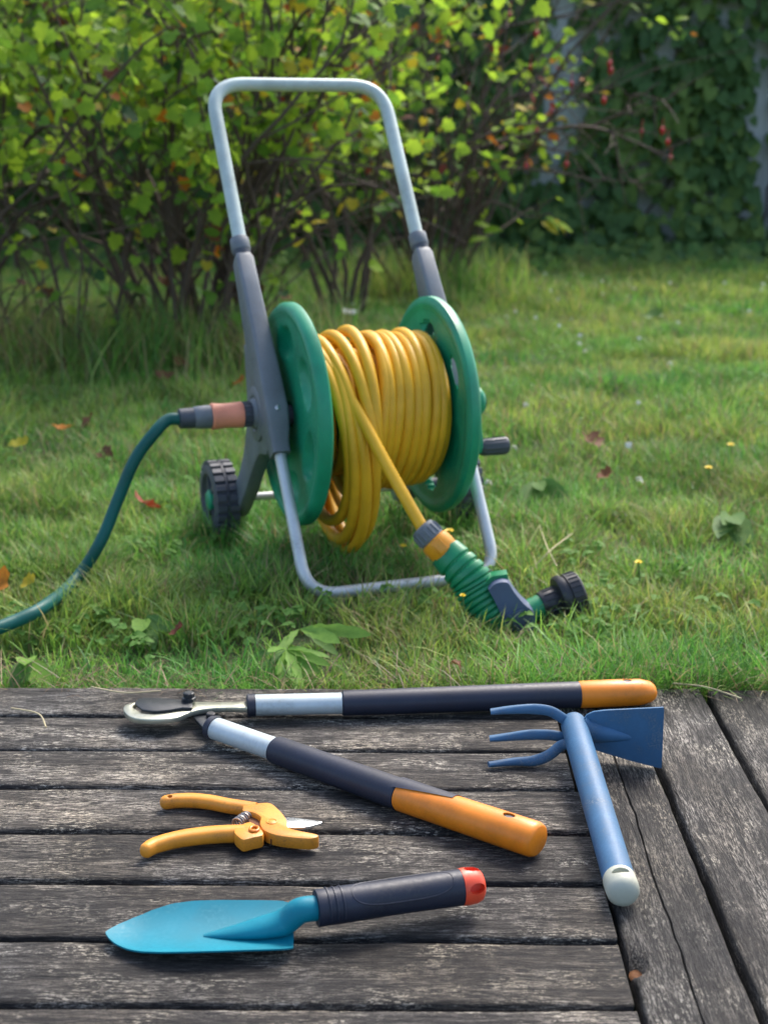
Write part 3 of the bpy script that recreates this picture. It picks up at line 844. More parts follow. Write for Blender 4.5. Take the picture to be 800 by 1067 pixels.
# ---- climbing plant over the fence
def climber():
    rnd = random.Random(77)
    root = thing('climbing_plant', 'dark green climbing plant covering the pale board fence', 'climber', (.5, FY - .1, G))
    # openings where the pale boards show, in photo pixels: x, y, half width, half height
    opn = [(586, 75, 20, 90), (577, 128, 14, 45), (640, 40, 8, 18), (697, 45, 12, 18), (668, 8, 16, 8), (799, 130, 16, 105), (780, 30, 8, 20), (760, 2, 20, 6), (802, 200, 14, 45)]
    items = []
    while len(items) < 13500:
        x = rnd.uniform(-4.3, 4.3); z = rnd.uniform(G, 1.95)
        dpt = rnd.uniform(.03, .16) + .22 * max(0, mnoise.noise(Vector((x * 1.7, z * 1.7, 4)))) + .30 * max(0, 1 - z / .55) * rnd.random()
        p = Vector((x, FY - dpt, z))
        dd = np.array(p) - np.array(CAMP); D = dd @ _f; px = 400 + F_PX * (dd @ _r) / D; py = 533.5 - F_PX * (dd @ _u) / D
        hole = 0
        for ox, oy, ow, oh in opn:
            e = ((px - ox) / ow) ** 2 + ((py - oy) / oh) ** 2
            if e < 1: hole = 1
        if hole and rnd.random() < .96: continue
        if mnoise.noise(Vector((x * 3.1, z * 3.1, 9))) < -.52: continue
        nrm = Vector((rnd.gauss(0, .4), -1 + rnd.gauss(0, .35), rnd.uniform(.1, 1.1)))
        tip = Vector((rnd.gauss(0, .6), -.2, -1))
        light = mnoise.noise(Vector((x * 2.2, z * 2.2, 1))) > .05
        items.append((leaf_matrix(p, rnd.uniform(.05, .105), nrm, tip), 'ivy_b' if rnd.random() < (.55 if light else .15) else 'ivy_a'))
    def key(it):
        p = it[0].translation; D = p.y
        return (abs(p.x - .9) < 1.4 and p.z < 1.5, it[0].col[1].to_3d().length / D)
    items.sort(key=key, reverse=True)
    for m, k in items[:280]:
        o = bpy.data.objects.new('leaf', leaf_mesh('heart', k)); link(o, root)
        mm = m.copy(); mm.translation = m.translation - root.location; o.matrix_local = mm
    joined_leaves('foliage', items[280:], 'heart', ['ivy_a', 'ivy_b'], root)
    for i in range(26):
        x = -4 + i * .32 + rnd.uniform(-.1, .1); mb = MB(); P = [Vector((x, FY - .03, G))]
        while P[-1].z < 1.7: P.append(P[-1] + Vector((rnd.gauss(0, .05), rnd.gauss(0, .006), .13)))
        for q in P: q.y = min(q.y, FY - .02)
        mb.tube(P, [.009 * (1 - .6 * k / len(P)) for k in range(len(P))], 5); mb.build('stem', M['bark'], root, smooth=60)
climber()
# leafy ground cover along the foot of the fence
rnd = random.Random(5); items = []
for i in range(2600):
    x = rnd.uniform(-4.2, 4.2); y = FY - .25 - rnd.random() ** 1.6 * .55; z = G + rnd.uniform(.01, .16) * (1 - (FY - y) / 1.3)
    items.append((leaf_matrix(Vector((x, y, z)), rnd.uniform(.04, .085), (rnd.gauss(0, .4), rnd.gauss(-.5, .3), 1), (rnd.gauss(0, 1), -1, -.3)), rnd.choice(['ivy_b', 'ivy_b', 'weed', 'ivy_a'])))
joined_leaves('ground_cover', items, 'heart', ['ivy_a', 'ivy_b', 'weed'], None, 'low leafy ground cover along the foot of the fence')
# dense dark shrubbery seen through the left shrubs
def backdrop():
    rnd = random.Random(15)
    root = thing('evergreen_hedge', 'dense dark hedge seen through gaps behind the left shrubs', 'hedge', (-2.0, 7.3, G)); items = []
    for i in range(5200):
        x = rnd.uniform(-4.2, .1); t = rnd.random()
        front = 6.95 + .25 * mnoise.noise(Vector((x * 1.6, 0, 5)))
        z = rnd.uniform(.5, 1.95); y = front + rnd.random() ** 1.5 * .5 + .15 * max(0, mnoise.noise(Vector((x * 2.5, z * 2.5, 2))))
        if x > -.5 and rnd.random() < .5: continue
        if x > -1.3 and z < .40: continue
        items.append((leaf_matrix(Vector((x, y, z)), rnd.uniform(.05, .10), (rnd.gauss(0, .5), -.7 + rnd.gauss(0, .4), rnd.uniform(.1, 1)), (rnd.gauss(0, .7), -.3, -1)), rnd.choices(['ivy_a', 'lf_green', 'ivy_b', 'lf_lime'], [.16, .28, .16, .4])[0]))
    for m, k in items[:60]:
        o = bpy.data.objects.new('leaf', leaf_mesh('oval', k)); link(o, root)
        mm = m.copy(); mm.translation = m.translation - root.location; o.matrix_local = mm
    joined_leaves('foliage', items[60:], 'oval', ['ivy_a', 'lf_green', 'ivy_b', 'lf_lime'], root)
    for i in range(14):
        x = -4 + i * .29; mb = MB(); P = [Vector((x, 7.35, G - .02))]
        while P[-1].z < 1.6: P.append(P[-1] + Vector((rnd.gauss(0, .04), rnd.gauss(0, .04), .14)))
        mb.tube(P, [.016 * (1 - .7 * k / len(P)) for k in range(len(P))], 6); mb.build('stem', M['bark'], root, smooth=60)
backdrop()

# ---- clover and small weeds low in the turf
rnd = random.Random(8); items = []
for i in range(300):
    t = rnd.random() ** 1.2; yy = 1.80 + t * 3.2; xx = rnd.uniform(-1, 1) * (.3 * yy + .2)
    if mnoise.noise(Vector((xx * 2.2, yy * 2.2, 6))) < -.02: continue
    for c in range(rnd.randint(4, 9)):
        cx, cy = xx + rnd.gauss(0, .035), yy + rnd.gauss(0, .035); cz = G + rnd.uniform(.014, .036); a0 = rnd.uniform(0, 6.28)
        for l in range(3):
            a = a0 + l * 2.094
            items.append((leaf_matrix(Vector((cx, cy, cz)), rnd.uniform(.009, .015), (rnd.gauss(0, .2), rnd.gauss(-.1, .2), 1), (math.cos(a), math.sin(a), .1)), 'clover'))
bl = []
for i in range(60):
    yy = 2.6 + rnd.random() * 4.5; xx = rnd.uniform(-.2, 1) * (.3 * yy)
    for l in range(5):
        a = rnd.uniform(0, 6.28); bl.append((leaf_matrix(Vector((xx, yy, G + .045)), rnd.uniform(.008, .014), (math.cos(a) * .6, math.sin(a) * .6, .8), (math.cos(a), math.sin(a), .2)), 'white'))
joined_leaves('clover_blooms', bl, 'heart', ['white'], None, 'tiny white clover blooms dotted over the lawn')
joined_leaves('clover', items, 'heart', ['clover'], None, 'small clover leaves scattered low in the lawn')

# ================================================================== HOSE REEL
RX, RY, RPHI = -.0519, 2.2849, .364
reel = thing('hose_reel', 'green and grey wheeled hose reel cart standing on the lawn', 'hose reel', (RX, RY, G), RPHI)
RM = Matrix.Translation((RX, RY, G)) @ Matrix.Rotation(RPHI, 4, 'Z')
RINV = RM.inverted()
W, ZH = .160, .265
foot, top = Vector((0, -.187, .018)), Vector((0, .345, .789))
ld = (top - foot).normalized(); ln = Vector((0, ld.z, -ld.y))
def at_z(u, z):
    t = (z - foot.z) / (top.z - foot.z); p = foot + (top - foot) * t; return Vector((u, p.y, p.z))
def rbuild(mb, name, mat, parent=reel, **k): return mb.build(name, mat, parent, world=False, **k)
# handle: one bent tube
cw = W - .001
mb = MB(); mb.tube(fillet([at_z(-cw, .50), at_z(-cw, .789), at_z(cw, .789), at_z(cw, .50)], .062, 10), .0118, 14)
rbuild(mb, 'handle', M['handle'])
# front leg: one bent tube resting on the ground
mb = MB(); fl, fr = Vector((-W, foot.y, .018)), Vector((W, foot.y, .018))
mb.tube(fillet([at_z(-W, .24), fl, fr, at_z(W, .24)], .052, 10), .0098, 14)
rbuild(mb, 'front_leg', M['galv'])
def rrect(c, hu, hn, n=3, r=.006):
    pts = []
    for sx, sy, a0 in ((1, 1, 0), (-1, 1, 90), (-1, -1, 180), (1, -1, 270)):
        for k in range(n + 1):
            a = R(a0 + 90 * k / n)
            pts.append(c + Vector((1, 0, 0)) * (sx * (hu - r) + r * math.cos(a)) + ln * (sy * (hn - r) + r * math.sin(a)))
    return pts
for sd in (-1, 1):
    u = sd * W
    mb = MB(); secs = [(.508, .0125, .014), (.500, .0150, .019), (.45, .0150, .023), (.38, .0160, .030), (.31, .0180, .035), (.270, .0185, .036), (.245, .0180, .027), (.226, .0152, .0170), (.212, .0148, .0165)]
    mb.loft([rrect(at_z(u, z) + ln * max(0, (hn - .016)) * .0, hu, hn) for z, hu, hn in secs])
    arm = rbuild(mb, 'side_arm', M['grey'])
    mb = MB(); c0 = at_z(u, .512)
    mb.lathe([(-.004, .0145), (0, .0152), (.006, .0150)], c0, ld, 20); rbuild(mb, 'seam_ring', M['dgrey'], arm)
    mb = MB(); mb.lathe([(.004, .0155), (.006, .0165), (.026, .0160), (.028, .0150)], c0, ld, 20); rbuild(mb, 'collar', M['grey'], arm)
    # bracket sweeping back to the wheel
    out = [(.108, .368), (.104, .330), (.100, .300), (.100, .250), (.128, .185), (.185, .118), (.240, .105), (.272, .088), (.278, .062), (.262, .040), (.235, .036), (.195, .052), (.130, .105), (.075, .160), (.030, .195), (-.015, .205), (-.030, .235), (-.008, .275), (.040, .330), (.085, .370)]
    P2 = spline([(a, b, 0) for a, b in out], 3)
    mb = MB(); mb.prism([(p.x, p.y) for p in P2], lambda a, b, h: Vector((u + h, a, b)), -.0135, .0135, .005)
    rbuild(mb, 'wheel_bracket', M['grey'], arm)
    # round hub boss with a moulded groove around the leg socket, and a bolt
    mb = MB(); mb.lathe([(0, .046), (.004, .045), (.0065, .040), (.0065, .030), (.004, .027), (.008, .025), (.012, .018)], (u + sd * .0135, .030, .265), (sd, 0, 0), 28)
    rbuild(mb, 'hub_boss', M['grey'], arm)
    mb = MB(); c = at_z(u, .268) - ln * .031; mb.lathe([(-.001, .0075), (.001, .0075), (.0012, .0052), (.004, .0048), (.0052, .003)], c, -ln, 14)
    rbuild(mb, 'bolt', M['bolt'], arm)
# flanges with pressed ovals
def flange(u_in, sgn, holes):
    """u_in: inner face position; sgn: outward direction along the axle"""
    nr, nt = 30, 168; R0, R1 = .022, .181
    def oval(r, t):
        best = 9
        for k in range(6):
            a = R(85 - 60 * k); dt = (t - a + math.pi) % (2 * math.pi) - math.pi
            best = min(best, (dt * r / .043) ** 2 + ((r - .118) / .025) ** 2)
        return best
    def slot(r, t):
        for k in holes:
            a = R(85 - 60 * k); dt = (t - a + math.pi) % (2 * math.pi) - math.pi
            if (dt * r / .030) ** 2 + ((r - .130) / .0125) ** 2 < 1: return True
        return False
    rs = [R0 + (R1 - R0) * i / nr for i in range(nr + 1)]
    v = []; f = []
    def prof(r, t, side):            # side 0: inner face, 1: outer face (distance outward)
        e = (r - R0) / (R1 - R0)
        q = oval(r, t); dent = max(0, 1 - q) ** .5 if q < 1 else 0
        rim = max(0, (r - .160) / .021)
        if side: h = .0195 - .0045 * (1 - e) + .004 * math.sin(min(1, rim) * math.pi) - dent * .0135 - .006 * rim ** 4
        else: h = .004 * (1 - e) + dent * .0035 - .003 * math.sin(min(1, rim) * math.pi) + .003 * rim ** 4
        return h
    for side in (0, 1):
        for i, r in enumerate(rs):
            for j in range(nt):
                t = 2 * math.pi * j / nt
                v.append((u_in + sgn * prof(r, t, side), r * math.cos(t), ZH + r * math.sin(t)))
    NS = (nr + 1) * nt
    gone = set()
    for i in range(nr):
        for j in range(nt):
            if slot((rs[i] + rs[i + 1]) / 2, 2 * math.pi * (j + .5) / nt): gone.add((i, j))
    for i in range(nr):
        for j in range(nt):
            l = (j + 1) % nt
            if (i, j) in gone:
                for (di, dj, a, b) in ((-1, 0, (i, j), (i, l)), (1, 0, (i + 1, j), (i + 1, l)), (0, -1, (i, j), (i + 1, j)), (0, 1, (i, l), (i + 1, l))):
                    if (i + di, (j + dj) % nt) not in gone:
                        A, B = a[0] * nt + a[1], b[0] * nt + b[1]; f.append((A, B, B + NS, A + NS))
                continue
            q = (i * nt + j, i * nt + l, (i + 1) * nt + l, (i + 1) * nt + j)
            f.append(q); f.append(tuple(k + NS for k in q)[::-1])
    for j in range(nt):
        l = (j + 1) % nt
        f.append((nr * nt + j, nr * nt + l, NS + nr * nt + l, NS + nr * nt + j)); f.append((j, l, NS + l, NS + j))
    mb = MB(); mb.add(v, f); return rbuild(mb, 'flange', M['green'], smooth=50)
flange(-.112, -1, [])
flange(.113, 1, [0, 1, 2, 3, 5])
mb = MB(); mb.lathe([(-.108, .050), (-.10, .046), (.10, .046), (.112, .050)], (0, 0, ZH), (1, 0, 0), 32); rbuild(mb, 'drum_core', M['green'])
mb = MB(); mb.lathe([(-.175, .016), (.215, .016)], (0, 0, ZH), (1, 0, 0), 20); rbuild(mb, 'spindle', M['dgrey'])
# axle and wheels
WB, WR = .240, .071
mb = MB(); mb.tube([(-.20, WB, WR), (.265, .206, WR)], .0075, 12); rbuild(mb, 'axle', M['galv'])
for sd in (-1, 1):
    c = Vector((-.190 if sd < 0 else .262, WB if sd < 0 else .206, WR))
    mb = MB(); mb.lathe([(-.020, .040), (-.022, .046), (-.022, .060), (-.019, .0655), (.019, .0655), (.022, .060), (.022, .048), (.015, .044), (.010, .020), (.012, .014), (.016, .013)], c, (sd, 0, 0), 40)
    wh = rbuild(mb, 'wheel', M['tyre'])
    mb = MB(); nt = 24
    for k in range(nt):
        for row in (-1, 1):
            a = 2 * math.pi * (k + (.5 if row > 0 else 0) * .0) / nt
            e1 = Vector((0, math.cos(a), math.sin(a))); e2 = Vector((0, -math.sin(a), math.cos(a)))
            rot = Matrix((Vector((1, 0, 0)), e2, e1)).transposed()
            mb.box(c + Vector((row * .0115, 0, 0)) + e1 * .0675, (.0088, .0056, .0036), rot, .001)
    mb.lathe([(-.0012, .066), (-.0012, .0705), (.0012, .0705), (.0012, .066)], c, (1, 0, 0), 40)
    rbuild(mb, 'tread', M['tyre'], wh, smooth=30)
    mb = MB(); mb.lathe([(.010, .019), (.020, .018), (.023, .014), (.0235, .004)], c, (sd, 0, 0), 24); rbuild(mb, 'hub_cap', M['green'], wh)
    for k in range(6):
        a = k * math.pi / 3; e1 = Vector((0, math.cos(a), math.sin(a))); e2 = Vector((0, -math.sin(a), math.cos(a)))
        mb = MB(); mb.box(c + Vector((sd * .0145, 0, 0)) + e1 * .032, (.003, .004, .015), Matrix((Vector((1, 0, 0)), e2, e1)).transposed(), .001)
        rbuild(mb, 'spoke', M['tyre'], wh)
    mb = MB(); mb.lathe([(-.048 if sd < 0 else -.115, .013), (-.020, .014)], c, (sd, 0, 0), 16); rbuild(mb, 'spacer', M['dgrey'], wh)
# crank on the right
cu = .196
mb = MB(); ca = R(-62); dv = Vector((0, -math.cos(ca) * .5, math.sin(ca))).normalized(); dv = Vector((0, -.30, -.954))
pa = Vector((cu, .0, ZH)) - dv * .045; pb = Vector((cu, .0, ZH)) + dv * .078
mb.tube([pa - dv * .008, pa, (pa + pb) / 2, pb, pb + dv * .010], [(.006, .012), (.0095, .020), (.0085, .016), (.0085, .014), (.006, .008)], 16, up=(0, 1, 0), power=.7)
ck = rbuild(mb, 'crank_arm', M['green'])
mb = MB(); mb.lathe([(-.02, .027), (.010, .026), (.016, .020), (.017, .008)], (cu, 0, ZH), (1, 0, 0), 24); rbuild(mb, 'crank_hub', M['green'], ck)
mb = MB(); mb.lathe([(.004, .0125), (.007, .0140), (.052, .0150), (.055, .0135), (.0555, .010)], pb + Vector((cu * 0, 0, 0)), (1, 0, 0), 20)
grip = rbuild(mb, 'crank_grip', M['dgrey'], ck)
mb = MB()
for k in range(12):
    a = k * math.pi / 6
    mb.tube([pb + Vector((.010, math.cos(a) * .0142, math.sin(a) * .0142)), pb + Vector((.050, math.cos(a) * .0150, math.sin(a) * .0150))], .0012, 5)
rbuild(mb, 'grip_ribs', M['dgrey'], grip)
# water inlet stub on the left arm
inl = Vector((-W - .0135, .030, ZH))
mb = MB(); mb.lathe([(.0, .020), (.006, .0185), (.008, .0165), (.024, .0165)], inl, (-1, 0, 0), 22); rbuild(mb, 'inlet', M['dgrey'])

# ================================================================== YELLOW HOSE
yh = thing('garden_hose', 'yellow hose wound on the green reel with its free end hanging forward', 'hose', (RX, RY, G), RPHI)
def hose_path():
    rr = random.Random(3); path = []
    # inner layers hidden below: tight turns left to right
    def turns(tab, a0, a1):
        """tab: per turn (u, top radius, bottom radius, sideways lean)"""
        n = len(tab); steps = int((a1 - a0) / (2 * math.pi) * 56); out = []
        for s in range(steps + 1):
            q = s / steps * (n - 1); i = min(int(q), n - 2); f = q - i
            f2 = f * f * (3 - 2 * f)
            A, B = tab[i], tab[i + 1]; g = [a + (b - a) * f2 for a, b in zip(A, B)]
            t = a0 + (a1 - a0) * s / steps
            sag = (.5 - .5 * math.sin(t)); r = g[1] + (g[2] - g[1]) * sag ** 2.2
            wob = .0025 * math.sin(t * 1.37 + 1) + .0015 * math.sin(t * 2.21)
            out.append(Vector((g[0] + g[3] * math.sin(t) + wob * .6, r * math.cos(t) * (1 - .10 * max(0, (g[2] - .13) / .1) * sag), ZH + (r + wob * .5) * math.sin(t))))
        return out
    in_n = 10
    tab = [(-.098 + .0198 * i + rr.uniform(-.002, .002), .093, .095, rr.uniform(-.006, .006)) for i in range(in_n + 1)]
    path += turns(tab, 0, 2 * math.pi * in_n)
    tab = [(.101, .104, .106, .0), (.098, .118, .119, .003), (.085, .116, .121, .008), (.067, .121, .124, .002), (.053, .117, .126, .013), (.034, .121, .123, .004), (.020, .118, .127, .012),
           (.003, .121, .125, .006), (-.008, .119, .133, .018), (-.024, .131, .150, .002), (-.036, .126, .200, -.014), (-.054, .119, .238, -.028), (-.068, .118, .225, -.010), (-.077, .117, .190, -.022), (-.090, .121, .165, -.005)]
    path += turns(tab, 2 * math.pi * in_n + .25, 2 * math.pi * (in_n + len(tab) - 1) + R(112))[3:]
    return path
HP = hose_path()
# free end: from the top of the drum forward and down to the coupling near the spray gun
CPL = on_y(441, 552, 2.040)          # where the hose enters its coupling
start = HP[-1]; tl = RINV @ CPL
tan = (HP[-1] - HP[-3]).normalized()
mid1 = start.lerp(tl, .33) + Vector((0, 0, .012)); mid2 = start.lerp(tl, .70) + Vector((0, 0, .004))
HP = HP[:-2] + spline([HP[-2], start, start + tan * .03 * .4 + (mid1 - start) * .12, mid1, mid2, tl], 9)[9:]
HR = .0097
mb = MB(); mb.tube(HP, HR, 12); yht = rbuild(mb, 'hose_tube', M['yhose'], yh, smooth=80)
gd = (on_y(478, 590, 2.020) - CPL).normalized()       # direction of the coupling and gun handle
mb = MB(); prof = [(-.006, .0125), (-.004, .0185), (.0, .0200), (.018, .0212), (.021, .0200), (.022, .012)]
mb.lathe(prof, CPL, gd, 28)
for k in range(16):
    a = k * math.pi / 8; e1 = gd.orthogonal().normalized(); e2 = gd.cross(e1); w_ = e1 * math.cos(a) + e2 * math.sin(a)
    mb.tube([CPL + gd * .001 + w_ * .0202, CPL + gd * .018 + w_ * .0214], .0016, 5)
mb.build('coupling_nut', M['grey'], yh)
mb = MB(); mb.lathe([(.020, .0185), (.023, .0228), (.030, .0240), (.048, .0232), (.052, .0205), (.054, .018), (.056, .012)], CPL, gd, 28)
cpl = mb.build('quick_coupling', M['orangeconn'], yh)
e1 = Vector((0, -1, .3)); e1 = (e1 - gd * e1.dot(gd)).normalized(); e2 = gd.cross(e1)
rot = Matrix((gd, e2, e1)).transposed()
mb = MB(); mb.box(CPL + gd * .037 + e1 * .0232, (.010, .0075, .0022), rot, .0012); mb.build('release_tab', M['orangeconn'], cpl)

# ================================================================== SPRAY GUN
g0 = CPL + gd * .048
gT = on_y(529, 655, 1.975)
gun = thing('spray_gun', 'green ribbed spray gun with slate blue trigger and black nozzle lying in the grass', 'spray gun', (gT.x, gT.y, G))
cen = [g0, on_y(486, 599, 2.006), on_y(496, 614, 1.998), on_y(506, 630, 1.988), on_y(517, 645, 1.979), on_y(526, 653, 1.975)]
CP = spline(cen, 10)
m_ = len(CP)
rad = []
for k in range(m_):
    t = k / (m_ - 1); b = .0195 + .0065 * math.sin(min(1, t * 1.15) * math.pi) - .004 * max(0, t - .8) / .2
    rib = .0016 * math.cos(t * 2 * math.pi * 17)
    rad.append(b)
# resample densely so that the ribs are real
CPd = spline(CP, 3); rad = []
for k in range(len(CPd)):
    t = k / (len(CPd) - 1)
    b = .0215 + .0115 * math.sin(min(1, .12 + t * .95) * math.pi) ** .8 - .004 * max(0, t - .85) / .15
    ph = (t * 15) % 1.0
    rib = -.0042 * min(1, max(0.0, 1.5 - abs(ph - .5) / .14)) if .05 < t < .92 else 0
    rad.append((b + rib, (b + rib) * .80))
mb = MB(); mb.tube(CPd, rad, 22, up=(0, -1, 0)); mb.build('grip', M['gungreen'], gun, smooth=32)
b0, b1 = on_y(526, 650, 1.980), on_y(562, 632, 2.002); n1 = on_y(604, 617, 2.018)
bd = (n1 - b1).normalized()
mb = MB(); mb.tube(spline([on_y(518, 646, 1.980), b0, on_y(545, 641, 1.992), b1, b1 + bd * .006], 5), [.021 - .0002 * k for k in range(21)], 20); mb.build('barrel', M['gungreen'], gun)
# guard fin behind the trigger
def gpl(Y): return lambda a, b, h: on_y(a, b, Y) + Vector((0, h, 0))
mb = MB(); mb.prism([(502, 606), (512, 598), (528, 596), (529, 601), (516, 604), (508, 612)], gpl(1.990), -.012, .012, .002); mb.build('trigger_guard', M['gungreen'], gun)
mb = MB(); mb.prism([(p.x, p.y) for p in spline([(a_, b_, 0) for a_, b_ in [(508, 610), (515, 603.5), (527, 602), (534, 612), (544, 624), (554, 633), (556, 645), (551, 656), (539, 660), (529, 655), (522, 638), (514, 621), (508, 610)]], 3)[:-1]], gpl(1.982), -.023, .013, .003)
tr = mb.build('trigger', M['trigger'], gun)
mb = MB(); mb.prism([(528, 640), (545, 634), (550, 642), (545, 652), (530, 652)], gpl(1.9575), -.0018, .004, .0012); mb.build('trigger_panel', M['trigger'], tr)
mb = MB(); c0 = on_y(566, 630, 2.004)
mb.lathe([(-.004, .0195), (.0, .0205), (.024, .0210), (.026, .0195)], c0, bd, 26)
for k in range(14):
    a = k * 2 * math.pi / 14; e1 = bd.orthogonal().normalized(); e2 = bd.cross(e1); w_ = e1 * math.cos(a) + e2 * math.sin(a)
    mb.tube([c0 + bd * .002 + w_ * .0206, c0 + bd * .023 + w_ * .0211], .0013, 5)
nz = mb.build('nozzle_collar', M['black'], gun)
mb = MB(); mb.lathe([(.022, .020), (.025, .0325), (.029, .0350), (.035, .0350), (.036, .0310), (.040, .0310), (.041, .0335), (.058, .0330), (.061, .0300), (.061, .0255), (.052, .0245), (.052, .002)], c0, bd, 32)
hd = mb.build('nozzle_head', M['black'], gun)
mb = MB()
for k in range(26):
    a = k * 2 * math.pi / 26; e1 = bd.orthogonal().normalized(); e2 = bd.cross(e1); w_ = e1 * math.cos(a) + e2 * math.sin(a)
    mb.tube([c0 + bd * .043 + w_ * .0333, c0 + bd * .058 + w_ * .0329], .0013, 5)
mb.build('nozzle_ribs', M['black'], hd)

# ================================================================== GREEN FEED HOSE
gh = thing('garden_hose', 'dark green hose running from the left edge up to the reel inlet', 'hose', on_z(60, 640, G))
inw = RM @ inl; dw = (RM.to_3x3() @ Vector((-1, 0, 0))).normalized()
ax = dw
def conn(h0, prof, mat, name):
    mb = MB(); mb.lathe([(h0 + a, r) for a, r in prof], inw, ax, 26); return mb.build(name, M[mat], gh)
nut = conn(.010, [(0, .012), (0, .0190), (.003, .0200), (.013, .0200), (.015, .0185), (.015, .012)], 'dgrey', 'tap_nut')
mb = MB()
for k in range(16):
    a = k * math.pi / 8; e1 = ax.orthogonal().normalized(); e2 = ax.cross(e1); w_ = e1 * math.cos(a) + e2 * math.sin(a)
    mb.tube([inw + ax * .012 + w_ * .0198, inw + ax * .024 + w_ * .0198], .0016, 5)
mb.build('nut_ribs', M['dgrey'], nut)
conn(.0255, [(0, .014), (.0, .0205), (.003, .0215), (.014, .0205), (.030, .0200), (.044, .0212), (.050, .0218), (.052, .0200), (.052, .012)], 'salmon', 'quick_coupling')
conn(.078, [(0, .012), (0, .0188), (.003, .0192), (.018, .0186), (.026, .0178), (.028, .016), (.028, .01)], 'grey', 'coupling_body')
conn(.106, [(0, .012), (0, .0168), (.022, .0162), (.024, .0135), (.024, .01)], 'dgrey', 'coupling_nut')
gs = inw + ax * .128
pts = [gs, gs + ax * .020 + Vector((0, 0, -.001)), on_y(160, 452, gs.y - .026), on_y(140, 480, gs.y - .038), on_y(123, 520, gs.y - .05), on_y(104, 566, gs.y - .075),
       on_y(78, 605, gs.y - .10), on_z(48, 631, G + .050), on_z(12, 649, G + .046), on_z(-30, 663, G + .040), on_z(-95, 676, G + .024), on_z(-180, 676, G + .02), on_z(-300, 660, G + .02)]
mb = MB(); mb.tube(spline(pts, 9), .0098, 14); mb.build('hose_tube', M['ghose'], gh, smooth=80)

def cut(o, mb):
    """drill the closed shape mb (world positions) out of the part o"""
    c = mb.build('cutter', M['black'], o.parent)
    bpy.context.view_layer.update()
    md = o.modifiers.new('hole', 'BOOLEAN'); md.operation = 'DIFFERENCE'; md.object = c; md.solver = 'EXACT'
    bpy.context.view_layer.update()
    me = bpy.data.meshes.new_from_object(o.evaluated_get(bpy.context.evaluated_depsgraph_get()))
    o.modifiers.remove(md); o.data = me
    bpy.data.objects.remove(c)
    me.set_sharp_from_angle(angle=R(38))

# ================================================================== LOPPERS
lop = thing('loppers', 'long loppers with navy grips and orange ends lying open on the deck', 'loppers', on_z(205, 742, 0))
ZL = .0165
def handle(px, name_label):
    """px: photo points of collar, silver start, navy start, orange start, end"""
    P = [on_z(x, y, z) for x, y, z in px]
    d = (P[-1] - P[0]).normalized()
    mb = MB(); mb.tube([P[0], P[0].lerp(P[1], .15), P[1]], [(.0128, .0118), (.0150, .0135), (.0150, .0135)], 20); mb.build('collar', M['navy'], lop)
    mb = MB(); mb.tube([P[1], P[1].lerp(P[2], .5), P[2] + d * .003], [(.0140, .0125)] * 3, 24); mb.build('tube', M['alu'], lop)
    mb = MB(); q = [P[2], P[2] + d * .002] + [P[2].lerp(P[3], t) for t in (.04, .3, .6, .85, 1)] + [P[3] + d * .0005]
    mb.tube(q, [(.0140, .0128), (.0162, .0148), (.0166, .0152), (.0166, .0154), (.0170, .0157), (.0174, .0160), (.0175, .0160), (.0165, .0152)], 26); grip = mb.build('grip', M['navy'], lop)
    return P, d, grip
# far handle
P, d, grip = handle([(257, 735.5, ZL), (266, 735, ZL), (356, 733, ZL), (603, 724, ZL), (683, 720.5, ZL)], '')
mb = MB(); e = P[4]
mb.tube([P[3] + d * .0002, P[3] + d * .002, P[3].lerp(e, .5), P[3].lerp(e, .80), P[3].lerp(e, .93), P[3].lerp(e, .98), e], [(.0168, .0155), (.0178, .0163), (.0180, .0165), (.0174, .0158), (.0150, .0125), (.0115, .0085), (.006, .004)], 26)
eo = mb.build('handle_end', M['orange'], lop)
hc = P[3].lerp(e, .62) + Vector((0, 0, .0163)); mb = MB()
mb.tube([hc + Vector((0, 0, -.026)), hc + Vector((0, 0, .008))], [(.0044, .0056)] * 2, 16, up=d); cut(eo, mb)
mb = MB(); mb.tube([hc + Vector((0, 0, -.022)), hc + Vector((0, 0, -.0014))], [(.0045, .0057)] * 2, 16, up=d); mb.build('hole_shade_plug', M['black'], eo)  # black plug added in the drilled hole to stand for its shade
red = on_z(404, 741, .004); mb = MB(); mb.box(red, (.008, .004, .0030), None, .0010); mb.build('bumper', M['red'], lop)
# near handle
P, d, grip = handle([(219, 757.5, ZL), (225, 759.5, ZL), (286, 781, ZL), (418, 828.5, ZL + .001), (560, 876, .019)], '')
e = P[4]; side = d.cross(Vector((0, 0, 1))).normalized()
mb = MB()
q = [P[3] + d * .0002, P[3] + d * .002, P[3].lerp(e, .45), P[3].lerp(e, .75), e - d * .004, e, e + d * .0015]
# oblique, slightly swollen butt
mb.tube(q, [(.0166, .0152), (.0178, .0163), (.0182, .0168), (.0186, .0172), (.0188, .0172), (.0172, .0156), (.015, .0135)], 28)
eo = mb.build('handle_end', M['orange'], lop)
